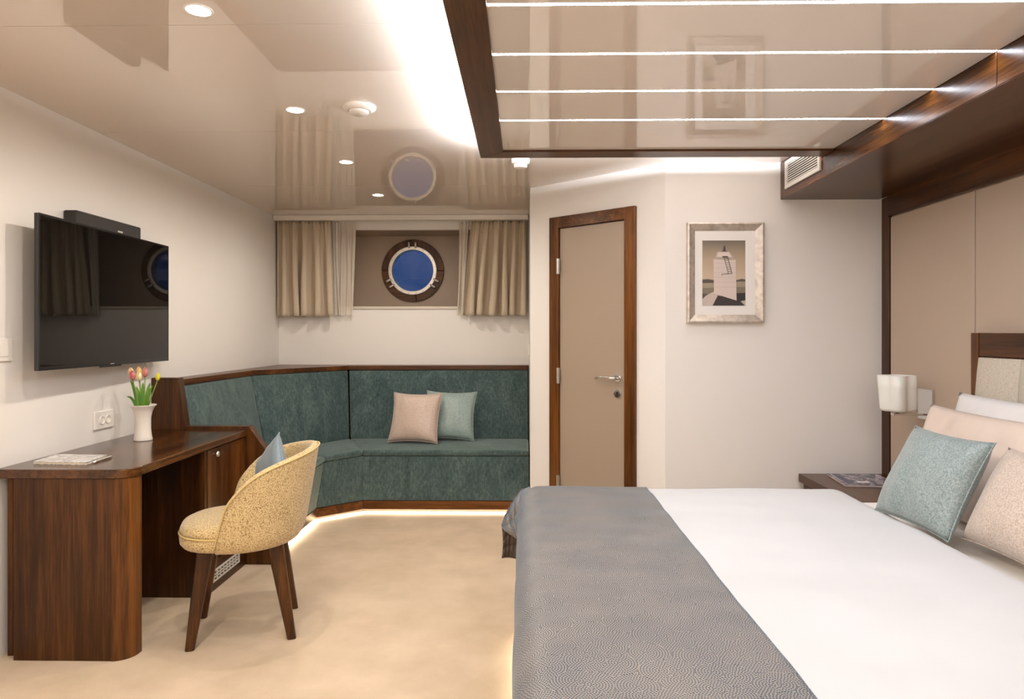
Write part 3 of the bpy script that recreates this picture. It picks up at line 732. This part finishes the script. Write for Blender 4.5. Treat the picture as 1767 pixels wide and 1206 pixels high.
# ================================================================= desk
desk = thing('desk', 'walnut writing desk with rounded corner against the left wall', 'desk', (-1.8, 3.2, 0))
DX1 = -1.53; DZ = .75
pts = [(XL+.001, 2.634), (-1.612, 2.634)]
for k in range(1, 9):
    t = k/8*PI/2; pts.append((-1.612+.082*math.sin(t), 2.634+.082*(1-math.cos(t))))
pts += [(DX1, 3.760), (XL+.001, 3.760)]
bm = BM(); prism(bm, pts, DZ-.036, DZ); obj('desktop', bm, wood('y', 0, .16), desk, bevel=.004)
bx('end_panel', (-1.998, -1.612, 2.642, 2.68, 0, DZ-.037), wood('z'), desk, bevel=.001)
bm = BM(); pts = [(-1.611, 2.68), (-1.611, 2.640)]
for k in range(1, 9):
    t = k/8*PI/2; pts.append((-1.611+.072*math.sin(t), 2.640+.072*(1-math.cos(t))))
pts += [(-1.539, 2.73), (-1.58, 2.73), (-1.58, 2.68)]
prism(bm, pts, 0, DZ-.037); obj('corner_post', bm, wood('z', 1), desk, bevel=.001)
bx('back_panel', (XL+.02, XL+.04, 2.68, 3.285, 0.0, DZ-.037), wood('z'), desk)
bx('cabinet_side', (XL+.042, -1.545, 3.285, 3.305, 0, DZ-.037), wood('z', 2), desk, bevel=.001)
bx('cabinet_body', (XL+.042, -1.56, 3.306, 3.758, 0, DZ-.037), wood('z'), desk)
dr = bx('cabinet_door', (-1.559, -1.541, 3.309, 3.757, .155, DZ-.042), wood('z', 1), desk, bevel=.002)
bm = BM(); lathe(bm, (-1.541, 3.372, .682), [(.006, 0), (.006, .010), (.013, .014), (.0155, .020), (.013, .027), (.007, .030), (0, .0305)], 24, Matrix.Rotation(PI/2, 4, 'Y'), cap=False); obj('knob', bm, M['steel'], dr, smooth=True)
bx('base_board', (-1.559, -1.541, 3.309, 3.757, 0, .150), wood('y'), desk, bevel=.002)
gr = BM(); gy0, gy1, gz0, gz1 = 3.318, 3.672, .046, .103; X = -1.5405; nc, nr = 9, 3
box(gr, X, X+.006, gy0, gy1, gz0, gz0+.008); box(gr, X, X+.006, gy0, gy1, gz1-.008, gz1)
ch = (gy1-gy0-.02)/nc; rh = (gz1-gz0-.016)/nr
for k in range(nc+1): box(gr, X, X+.0058, gy0+.01+k*ch-.0045 if k else gy0, gy0+.01+k*ch+.0045 if k < nc else gy1, gz0+.008, gz1-.008)
for k in range(1, nr): box(gr, X, X+.0055, gy0+.01, gy1-.01, gz0+.008+k*rh-.003, gz0+.008+k*rh+.003)
go = obj('vent_grille', gr, M['grill'], desk, label='pale slotted air grille')
bx('vent_back', (X-.0005, X+.0008, gy0+.008, gy1-.008, gz0+.006, gz1-.006), M['dark'], go)
# things on the desk
nb = thing('notebook', 'white marble-patterned notebook lying on the near end of the desk', 'notebook', (-1.89, 2.81, DZ))
nbp = [(-1.995, 2.745), (-1.765, 2.725), (-1.787, 2.905), (-2.018, 2.915)]
m, nt, b = newmat('marble_cover'); v = coords(nt)
f = noise_n(nt, v, 9, 6, .7, 2.5)
L(nt, ramp(nt, f, [(.43, (.72, .69, .66)), (.495, (.28, .265, .26)), (.55, (.72, .69, .66))]), b.inputs['Base Color']); b.inputs['Roughness'].default_value = .4; M['marble'] = m
bm = BM(); prism(bm, shrink(nbp, .02), DZ+.0025, DZ+.0085); obj('pages', bm, plain('page_edges', (.75, .66, .50), .9), nb)
for z0, nm in ((DZ+.0003, 'back_cover'), (DZ+.0088, 'front_cover')):
    bm = BM(); prism(bm, nbp, z0, z0+.002); obj(nm, bm, M['marble'], nb)
pen = thing('pen', 'silver pen lying beside the marble notebook', 'pen', (-1.762, 2.83, DZ))
bm = BM(); tube(bm, [(-1.757, 2.775, DZ+.0055), (-1.762, 2.89, DZ+.0055)], .0042, 12); obj('barrel', bm, M['steel'], pen, smooth=False)
bm = BM(); tube(bm, [(-1.7565, 2.760, DZ+.0045), (-1.757, 2.775, DZ+.0055)], [.001, .004], 12); obj('tip', bm, M['chrome'], pen)
bm = BM(); box(bm, -1.7632, -1.7602, 2.85, 2.888, DZ+.0095, DZ+.0108); obj('clip', bm, M['chrome'], pen)
VX, VY = -1.894, 3.37
vase = thing('vase', 'cream ceramic flared vase holding tulips on the desk', 'vase', (VX, VY, DZ))
bm = BM()
pr = [(.0, .0), (.0425, .0), (.0435, .003), (.040, .020), (.0365, .050), (.0355, .085), (.037, .115), (.043, .145), (.053, .165), (.061, .1745), (.0615, .177), (.0585, .1765), (.050, .163), (.039, .14), (.032, .11), (.031, .08), (.031, .02), (0, .015)]
lathe(bm, (VX, VY, DZ+.0005), pr, 40, cap=False); bmesh.ops.remove_doubles(bm, verts=bm.verts[:], dist=1e-5); obj('vase_body', bm, M['ceramic'], vase, smooth=True)
def zp(px, py): return (VX+(px-241)*.00286, DZ+.013+(763-py)*.00286)
leafm = noisy('tulip_leaf', (.045, .16, .012), (.16, .34, .03), 20, .5, 2, stretch=(1, 1, .2))
stemm = plain('tulip_stem', (.17, .26, .05), .5)
def petal_mat(nm, c1, c2):
    m, nt, b = newmat(nm); v = coords(nt); s_ = N(nt, 'ShaderNodeSeparateXYZ'); L(nt, v, s_.inputs[0])
    f = noise_n(nt, coords(nt, (1, 1, .25)), 60, 3)
    L(nt, ramp(nt, f, [(.35, c1), (.62, c2)]), b.inputs['Base Color']); b.inputs['Roughness'].default_value = .45; return m
def leaf_bm(p0, p1, p2, wd, twist=0):
    """blade along quadratic curve"""
    bm = BM(); P0, P1, P2 = map(Vector, (p0, p1, p2)); n = 10; rows = []
    for i in range(n+1):
        t = i/n; p = P0*(1-t)**2+P1*2*t*(1-t)+P2*t*t; d = (P1-P0)*(1-t)+(P2-P1)*t
        s_ = d.cross(Vector((math.sin(twist), -math.cos(twist), .1))).normalized()
        w2 = wd*(math.sin(PI*min(1, .22+t*.78))**.7)*(1 if t < .98 else .05)
        nn = s_.cross(d).normalized()
        rows.append([bm.verts.new(p - s_*w2 + nn*w2*.35), bm.verts.new(p), bm.verts.new(p + s_*w2 + nn*w2*.35)])
    for a, b in zip(rows, rows[1:]):
        for k in (0, 1): face(bm, [a[k], a[k+1], b[k+1], b[k]])
    return bm
def tulip(label, px, py, dy, r, h, c1, c2, leaves):
    x, z = zp(px, py); base = Vector((VX+(px-241)*.0004, VY+dy*.3, DZ+.03))
    top = Vector((x, VY+dy, z - h*.45)); neck = Vector((VX+(px-241)*.0010, VY+dy*.55, DZ+.165))
    t = thing('tulip', label, 'flower', base, 'tulips in the vase')
    bm = BM(); tube(bm, [base, neck, (neck+top)/2+Vector((0, 0, .005)), top], .0024, 8); obj('stem', bm, stemm, t, smooth=True)
    fm = petal_mat('petals_%d' % px, c1, c2); tilt = Matrix.Rotation((px-241)*.007, 4, 'Y')
    for k in range(6):
        a0 = 2*PI*k/6 + .3; rr = r*(1 if k % 2 else .93); bm = BM(); rows = []
        for i in range(9):
            q = i/8; prof = math.sin(PI*(.10+.875*q**.95))**.7; wid = .62*math.sin(PI*min(1, .16+q*.84))**.6
            row = []
            for j in range(-2, 3):
                an = a0 + j/2*wid; pr_ = rr*prof*(1-.06*abs(j)/2)
                row.append(bm.verts.new(top + tilt.to_3x3() @ Vector((pr_*math.cos(an), pr_*math.sin(an), h*(q-.02) - (.002*abs(j) if q > .8 else 0)))))
            rows.append(row)
        for a, b in zip(rows, rows[1:]):
            for j in range(4): face(bm, [a[j], a[j+1], b[j+1], b[j]])
        obj('petal', bm, fm, t, smooth=True, solid=.001)
    for (lx, ly, tw, wd) in leaves:
        ex, ez = zp(lx, ly); mid = Vector((VX+(lx-241)*.0012, VY+dy*.7, (DZ+.17+ez)/2+.01))
        if ly > 685: mid = Vector((VX+(lx-241)*.0014, VY+dy, ez+.014))
        obj('leaf', leaf_bm(Vector((VX+(lx-241)*.0006, VY+dy*.3, DZ+.10)), mid, (ex, VY+dy*.8, ez), wd, tw), leafm, t, smooth=True)
tulip('cream tulip flushed pink, leftmost in the vase', 219.5, 650, .008, .0150, .050, (.72, .40, .22), (.80, .66, .38), [(217, 663, .1, .012), (210, 692.5, .0, .008)])
tulip('rose pink tulip second from left, in front', 226.5, 654, -.018, .0148, .047, (.55, .13, .16), (.70, .30, .22), [(232, 673, .3, .011)])
tulip('pale yellow tulip in the middle of the bunch', 236.5, 656, -.012, .0150, .047, (.78, .62, .30), (.82, .70, .42), [(226, 676, -.4, .014), (243, 666, .2, .010)])
tulip('pink tulip second from right, standing tallest', 242.5, 649.5, .010, .0140, .048, (.55, .17, .15), (.66, .28, .20), [(252, 667, .3, .010)])
tulip('small bright yellow tulip bud leaning out to the right', 265.5, 657, .004, .0110, .040, (.62, .58, .02), (.75, .70, .04), [(258, 672, -.2, .010)])
tulip('yellow-orange tulip half hidden behind the pink one', 230, 648, .022, .0130, .046, (.75, .45, .15), (.80, .60, .25), [(247, 682, .5, .014), (238, 684, -.5, .015)])

# ================================================================= chair
chair = thing('tub_chair', 'cream flecked tub chair with walnut legs pulled up to the desk', 'chair', (-1.22, 2.95, 0))
CC = Vector((-1.218, 2.953, 0)); ca = math.radians(197)
cf = Vector((math.cos(ca), math.sin(ca), 0)); cl = Vector((-cf.y, cf.x, 0))     # forward, left
def cp(f, l, z): return CC + cf*f + cl*l + Vector((0, 0, z))
# legs
for ftop, ltop, ff, lf in ((.135, .125, .188, .165), (.135, -.125, .188, -.165), (-.135, .125, -.205, .165), (-.135, -.125, -.205, -.165)):
    bm = BM(); a, b_ = cp(ftop, ltop, .40), cp(ff, lf, 0); rows = []
    for q in range(6):
        t = q/5; p = a.lerp(b_, t); s_ = .034*(1-t)+.0185*t; ring = []
        for k in range(16):
            an = 2*PI*k/16; c_, sn = math.cos(an), math.sin(an)
            e = 1/(abs(c_)**3.2+abs(sn)**3.2)**(1/3.2)
            ring.append(bm.verts.new(p + cf*s_*e*c_ + cl*s_*.85*e*sn))
        rows.append(ring)
    for r0, r1 in zip(rows, rows[1:]):
        for k in range(16): face(bm, [r0[k], r0[(k+1) % 16], r1[(k+1) % 16], r1[k]])
    face(bm, rows[0]); face(bm, rows[-1]); obj('leg', bm, wood('z', 0, .35), chair, bevel=.002)
bm = BM()
hexa(bm, [cp(-.15, -.13, .372), cp(.15, -.13, .372), cp(.15, .13, .372), cp(-.15, .13, .372), cp(-.15, -.13, .398), cp(.15, -.13, .398), cp(.15, .13, .398), cp(-.15, .13, .398)])
obj('seat_frame', bm, wood('x', 2), chair, bevel=.003)
def seat_outline(t, k=1):
    # superellipse-ish round seat, longer to the front
    c_, s_ = math.cos(t), math.sin(t); e = 1/(abs(c_)**2.5+abs(s_)**2.5)**(1/2.5)
    back = max(0, -c_)**.6; return (.005+.243*e*c_*k*(1-.16*back), .225*e*s_*k*(1-.10*back))
def seat_layers(bm, lay, seg=48):
    rings = []
    for k_, z in lay: rings.append([bm.verts.new(cp(*seat_outline(2*PI*i/seg, k_), z)) for i in range(seg)])
    for a, b in zip(rings, rings[1:]):
        for i in range(seg): face(bm, [a[i], a[(i+1) % seg], b[(i+1) % seg], b[i]])
    face(bm, rings[0][::-1]); face(bm, rings[-1])
bm = BM(); seat_layers(bm, [(.80, .392), (.95, .395), (1.0, .410), (1.01, .432), (1.0, .447), (.98, .451)]); obj('seat_base', bm, M['chenille'], chair, smooth=True)
bm = BM(); seat_layers(bm, [(.95, .450), (.995, .455), (1.0, .468), (.97, .484), (.86, .496), (.6, .503), (.3, .506), (.05, .507)]); obj('seat_cushion', bm, M['chenille'], chair, smooth=True)
bm = BM(); sweep_loop(bm, [cp(*seat_outline(2*PI*i/64, 1.008), .4515) for i in range(64)], .004, 6); obj('seat_piping', bm, M['chairpipe'], chair, smooth=True)
# tub back : outer and inner shells joined at rim
def tubpt(s, t, off):
    phi_b, phi_t = math.radians(112), math.radians(94)
    a = abs(s)
    zr = .790 - .085*a**1.6 - .05*a**7
    z = .386 + (zr-.386)*t
    ph = phi_b + (phi_t-phi_b)*t
    ph *= 1 - .07*max(0, t-.72)**1.5/.148*1.0
    th = s*ph
    back = math.cos(th)
    r = .243 + .070*t**.85*(.5+.5*max(0, back)) - .022*(1-min(1, t*5))**2 + off
    f_, l_ = -r*math.cos(th)*1.02, r*math.sin(th)*1.0
    return cp(f_+.002, l_, z)
def tub_shell():
    bm = BM(); ns_, nt_ = 48, 16
    def grid(off, tmax=1.0): return [[tubpt(-1+2*i/ns_, j/nt_*tmax, off) for j in range(nt_+1)] for i in range(ns_+1)]
    go_, gi_ = grid(0), grid(-.036)
    V1 = [[bm.verts.new(p) for p in r] for r in go_]; V2 = [[bm.verts.new(p) for p in r] for r in gi_]
    for V in (V1, V2):
        for i in range(ns_):
            for j in range(nt_): face(bm, [V[i][j], V[i+1][j], V[i+1][j+1], V[i][j+1]])
    # rounded rim: extra line between outer and inner, lifted
    def cap(a, b, lift):
        mids = [bm.verts.new((p.co+q.co)/2 + d) for p, q, d in zip(a, b, lift)]
        for k in range(len(a)-1):
            face(bm, [a[k], a[k+1], mids[k+1], mids[k]]); face(bm, [mids[k], mids[k+1], b[k+1], b[k]])
        return mids
    top = cap([V1[i][nt_] for i in range(ns_+1)], [V2[i][nt_] for i in range(ns_+1)], [Vector((0, 0, .012))]*(ns_+1))
    def tang(s_):
        th = s_*math.radians(100); return (cf*math.sin(abs(th)) + cl*math.cos(th)*s_).normalized()*.012
    for e in (0, ns_):
        s_ = -1 if e == 0 else 1
        a = [V1[e][j] for j in range(nt_+1)]; b = [V2[e][j] for j in range(nt_+1)]
        mids = [bm.verts.new((p.co+q.co)/2 + tang(s_)) for p, q in zip(a, b)]
        for k in range(nt_): face(bm, [a[k], a[k+1], mids[k+1], mids[k]]); face(bm, [mids[k], mids[k+1], b[k+1], b[k]])
        face(bm, [a[-1], top[e], mids[-1]]); face(bm, [b[-1], top[e], mids[-1]])
    for i in range(ns_): face(bm, [V1[i][0], V1[i+1][0], V2[i+1][0], V2[i][0]])
    return bm
obj('tub_back', tub_shell(), M['chenille'], chair, smooth=True, subsurf=1)
bm = BM()
path = [tubpt(-1, j/12, .001) for j in range(1, 13)] + [tubpt(-1+2*i/48, 1, .001) for i in range(1, 49)] + [tubpt(1, 1-j/12, .001) for j in range(1, 12)]
tube(bm, path, .0038, 6); obj('back_piping', bm, M['chairpipe'], chair, smooth=True)
cup = (Vector((0, 0, 1)) + Vector((-.72, .69, 0))*.75 - cf*.22).normalized(); cax = Vector((-.72, .69, -.75))
cushion('cushion', 'blue-grey cushion propped inside the tub chair, one corner up', 'cushion', M['bluegrey'], cp(-.118, .02, .660)-cup*.14, cax, cup, .28, .28, .085, seed=9)

# ================================================================= bed
BX0, BX1, BY0, BY1, BZ = -.005, 1.94, 1.06, 2.90, .63
bed = thing('bed', 'double bed on a walnut base with a linen panelled headboard', 'bed', (1.0, 1.98, 0))
bx('bed_base', (BX0+.005, BX1+.03, BY0+.02, BY1-.02, .06, .33), wood('x', 0), bed, bevel=.003)
bx('plinth', (BX0+.12, BX1, BY0+.14, BY1-.14, 0, .059), wood('x', 2), bed)
for dims in ((BX0+.05, BX0+.062, BY0+.08, BY1-.08, .050, .0595), (BX0+.07, BX1-.1, BY1-.092, BY1-.08, .050, .0595)):
    bstrip('light_strip', dims, M['floorled'], bed, -1, label='glowing strip under the base')
bx('mattress', (BX0+.02, BX1-.01, BY0+.02, BY1-.02, .331, .585), M['sheet'], bed, bevel=.05, seg=5)
hb = bx('headboard', (1.985, XR-.0125, .93, 3.004, .06, 1.18), wood('y'), bed)
for a, b_ in ((3.006, 3.056), (.878, .928)): bx('headboard_stile', (1.98, XR-.0125, a, b_, 0, 1.284), wood('z', 1), bed, bevel=.003)
bx('headboard_rail', (1.983, XR-.0125, .930, 3.004, 1.182, 1.283), wood('y', 1), bed, bevel=.003)
yy = 3.002; nw = 8; pw = (3.002-.932)/nw
for k in range(nw):
    a, b_ = yy-pw*(k+1)+.0008, yy-pw*k-.0008; bm = BM(); n = 8; fr = []
    for i in range(n+1):
        row = []
        for j in range(n+1):
            u = i/n; v_ = j/n; bul = .026*(1-(2*u-1)**4)*(1-max(0, 2*v_-1)**6)
            row.append(bm.verts.new((1.955-bul+.022*v_**3, a+(b_-a)*u, .60+(1.178-.60)*v_)))
        fr.append(row)
    bv = [bm.verts.new((1.984, fr[i][j].co.y, fr[i][j].co.z)) for i, j in ((0, 0), (n, 0), (n, n), (0, n))]
    for i in range(n):
        for j in range(n): face(bm, [fr[i][j], fr[i+1][j], fr[i+1][j+1], fr[i][j+1]])
    face(bm, bv); face(bm, [fr[i][0] for i in range(n+1)]+[bv[1], bv[0]]); face(bm, [fr[i][n] for i in range(n+1)]+[bv[2], bv[3]])
    face(bm, [fr[0][i] for i in range(n+1)]+[bv[3], bv[0]]); face(bm, [fr[n][i] for i in range(n+1)]+[bv[2], bv[1]])
    obj('headboard_pad', bm, M['linen'], hb, bevel=.006, seg=3)

def drape1(s, lo, hi, r):
    """cloth length coordinate -> (position, drop)"""
    if s < lo+r:
        d = lo+r-s; q = r*PI/2
        if d < q: return lo+r-r*math.sin(d/r), r*(1-math.cos(d/r))
        return lo, r+(d-q)
    if s > hi-r:
        d = s-(hi-r); q = r*PI/2
        if d < q: return hi-r+r*math.sin(d/r), r*(1-math.cos(d/r))
        return hi, r+(d-q)
    return s, 0
def topz(x, y):
    return .010*noise.noise(Vector((x*2.2, y*1.8, 4))) + .004*noise.noise(Vector((x*3, y*9, 1)))
# duvet
def cloth(a0, a1, b0, b1, na, nb, x0, x1, y0, y1, z, r, skip=None, wr=1, xr=None):
    bm = BM(); uvl = bm.loops.layers.uv.new('UVMap'); g = []
    for i in range(na+1):
        row = []
        for j in range(nb+1):
            a = a0+(a1-a0)*i/na; b_ = b0+(b1-b0)*j/nb
            x, dx = drape1(a, x0, x1, r); y, dy = drape1(b_, y0, y1, r)
            d = dx+dy if (dx < r and dy < r) else max(dx, dy)
            zz = z - d + topz(a, b_)*wr*(1 if d < .03 else 0.3)
            f = min(1, d/.12)
            if dy > r: y += (1 if b_ > (y0+y1)/2 else -1)*(.006+.008*math.sin(a*21)+.006*math.sin(a*47+1))*f
            if dx > r: x += (-1 if a < (x0+x1)/2 else 1)*(.002+.003*math.sin(b_*17))*f
            row.append((bm.verts.new((x, y, zz)), (a, b_)))
        g.append(row)
    for i in range(na):
        for j in range(nb):
            q = [g[i][j], g[i+1][j], g[i+1][j+1], g[i][j+1]]
            if skip and skip(sum(k[1][0] for k in q)/4, sum(k[1][1] for k in q)/4): continue
            f = face(bm, [k[0] for k in q])
            for lp, k in zip(f.loops, q): lp[uvl].uv = k[1]
    return bm, g, uvl
bm, g, u_ = cloth(-.30, 1.345, BY0-.33, BY1+.36, 90, 120, BX0-.004, 1.40, BY0, BY1+.02, BZ, .075)
# roll the head edge down to the sheet
for v in bm.verts:
    if v.co.x > 1.27 and v.co.z > .5:
        q = min(1, (v.co.x-1.27)/.075); v.co.z -= .045*(1-math.sqrt(max(0, 1-q*q)))
duv = obj('duvet', bm, M['white'], smooth=True, solid=.012, label='smooth white duvet covering the bed under the runner', cat='duvet')
# runner
RX0_, RX1_ = -.345, .515
bm, g, uvl = cloth(RX0_, RX1_, BY0-.33, BY1+.395, 90, 150, BX0-.014, 1.9, BY0-.014, BY1+.036, BZ+.0095, .085, skip=lambda a, b_: (a < BX0+.03 and b_ > BY1-.01) or (a < BX0+.03 and b_ < BY0+.01))
# loose corner flap: the far side hang runs past the foot of the bed
FY = BY1+.040
def tri(ps):
    vs = [bm.verts.new(p) for p in ps]; f = face(bm, vs)
    for lp, p in zip(f.loops, ps): lp[uvl].uv = (p[0], p[2]+p[1])
nfl = 8
for i in range(nfl):       # hanging flap
    xa, xb = -.094+(.03+.094)*i/nfl, -.094+(.03+.094)*(i+1)/nfl
    tp = lambda x: .456 + (.615-.456)*min(1, max(0, (x+.094)/.085))**.75
    wv = lambda x: .012*math.sin((x+.094)*60)
    for j in range(4):
        def P(x, t): return (x + .006*math.sin(t*3), FY+.004+wv(x)*t, tp(x)*(1-t)+.312*t)
        tri([P(xa, j/4), P(xb, j/4), P(xb, (j+1)/4), P(xa, (j+1)/4)])
ridge = [(-.094, FY+.004, .456), (-.066, FY+.003, .510), (-.040, FY+.0, .562), (-.010, FY-.01, .606), (.03, FY-.035, .632)]
low = [(-.078, FY-.03, .440), (-.035, FY-.10, .432), (-.024, FY-.14, .440), (-.0215, FY-.17, .47), (-.0205, FY-.20, .52)]
mid = [tuple((r[k]+l[k])/2 for k in range(3)) for r, l in zip(ridge, low)]
mid = [(m_[0]-.006, m_[1]-.004, m_[2]+.006) for m_ in mid]
for A1, B1 in ((ridge, mid), (mid, low)):
    for k in range(4): tri([A1[k], B1[k], B1[k+1], A1[k+1]])
run = obj('bed_runner', bm, [M['dots'], M['brown_back']], smooth=True, keep=True, label='dotted blue-grey and taupe runner across the foot of the bed', cat='bed runner')
md = run.modifiers.new('s', 'SOLIDIFY'); md.thickness = .003; md.offset = 0; md.material_offset = 1; md.material_offset_rim = 0

# pillows
cushion('pillow', 'white pillow standing against the linen headboard', 'pillow', M['pillow_white'], (1.775, 2.54, .60), (0, -1, .0), (.17, 0, 1), .78, .44, .15, seam=False, seed=3, pinch=.05, wr=.010, group='bed pillows')
cushion('pillow', 'beige sateen pillow leaning on the white one', 'pillow', M['sham'], (1.565, 2.49, .60), (0, -1, 0), (.32, .02, 1), .74, .41, .135, seam=False, seed=14, pinch=.055, wr=.012, group='bed pillows')
cushion('cushion', 'pale teal jacquard cushion on the bed, leaning on the beige pillow', 'cushion', M['teal_jac'], (1.305, 2.335, .632), (.10, -1, -.01), (.50, .06, 1), .375, .345, .13, seed=21, pinch=.075, group='cushions on the bed')
cushion('cushion', 'beige speckled jacquard cushion at the right edge, nearest the viewer', 'cushion', M['beige_jac'], (1.385, 1.975, .632), (.02, -1, -.02), (.50, .10, 1), .40, .322, .135, seed=33, pinch=.075, group='cushions on the bed')

# ================================================================= bedside table, magazine, lamp
bt = thing('bedside_table', 'low walnut bedside table beside the bed, under a magazine', 'bedside table', (1.81, 3.5, 0))
bx('table_top', (1.563, XR-.013, 3.13, 3.905, .442, .487), wood('y', 1, .25), bt, bevel=.002)
bx('table_body', (1.60, XR-.02, 3.16, 3.895, .05, .441), wood('y', 2), bt)
for a, b_ in ((.06, .24), (.25, .432)):
    d_ = bx('drawer', (1.583, 1.599, 3.17, 3.885, a, b_), wood('y'), bt, bevel=.002)
    bm = BM(); lathe(bm, (1.583, 3.52, (a+b_)/2), [(.006, 0), (.006, .01), (.014, .016), (.010, .026), (0, .027)], 16, Matrix.Rotation(-PI/2, 4, 'Y'), cap=False); obj('knob', bm, M['steel'], d_, smooth=True)
mg = thing('magazine', 'dark photo-covered magazine lying on the bedside table', 'magazine', (1.80, 3.72, .487))
mp = [(1.672, 3.575), (1.955, 3.555), (1.98, 3.84), (1.705, 3.865)]
bm = BM(); prism(bm, shrink(mp, .01), .4875, .4945); obj('pages', bm, plain('magazine_pages', (.62, .56, .52), .7), mg)
m, nt, b = newmat('magazine_print'); v = coords(nt, (1.4, .8, 1)); f = noise_n(nt, v, 16, 4, .6, 1.2)
L(nt, ramp(nt, f, [(.40, (.022, .018, .04)), (.49, (.10, .085, .13)), (.53, (.55, .48, .50)), (.58, (.30, .25, .27)), (.64, (.05, .04, .06))]), b.inputs['Base Color']); b.inputs['Roughness'].default_value = .25
bm = BM(); prism(bm, mp, .4946, .4960); obj('cover', bm, m, mg)
bm = BM(); prism(bm, [(1.70, 3.60), (1.735, 3.598), (1.762, 3.85), (1.728, 3.852)], .4960, .4966); obj('cover_strip', bm, plain('strip_print', (.045, .042, .085), .3), mg)
bm = BM(); prism(bm, [(1.765, 3.632), (1.825, 3.628), (1.828, 3.655), (1.768, 3.659)], .4961, .4967); obj('cover_patch', bm, plain('patch_print', (.75, .70, .68), .4), mg)
lamp = thing('wall_lamp', 'unlit wall lamp with wavy opal glass shade on a chrome plate', 'wall lamp', (2.04, 3.49, .975))
bx('wall_plate', (XR-.026, XR-.0125, 3.432, 3.555, .845, 1.0), M['chrome'], lamp, bevel=.002)
bm = BM(); box(bm, 1.865, XR-.026, 3.468, 3.500, .868, .880); obj('arm', bm, M['chrome'], lamp, bevel=.002)
bm = BM(); lathe(bm, (1.905, 3.484, .880), [(.018, 0), (.030, .004), (.030, .018)], 24); obj('holder', bm, M['chrome'], lamp)
def wavy(t, z):
    k = z/.182
    return .95 + .15*math.cos(4*t+.9+.9*k) + .07*math.cos(3*t-1.6*k+1)
bm = BM(); prof = [(.070, .0), (.084, .004), (.090, .016), (.091, .06), (.092, .12), (.093, .182), (.0885, .182), (.087, .12), (.086, .06), (.084, .02), (.02, .006)]
prof = [(r_*.87, z_) for r_, z_ in prof]
lathe(bm, (1.890, 3.484, .889), prof, 64, wob=wavy, cap=False); obj('shade', bm, M['opal'], lamp, smooth=True, label='white opal glass shade')

# soft fill added overhead behind the viewer; no known lamps there
for k, (x, y, e) in enumerate(((.9, -.6, 16), (-.9, -.5, 12))):
    ld = bpy.data.lights.new('rear_fill', 'AREA'); ld.shape = 'RECTANGLE'; ld.size = 1.1; ld.size_y = .9; ld.energy = e; ld.color = (1, .97, .97)
    lo = bpy.data.objects.new('rear_fill', ld); COL.objects.link(lo); lo.location = (x, y, H-.02)
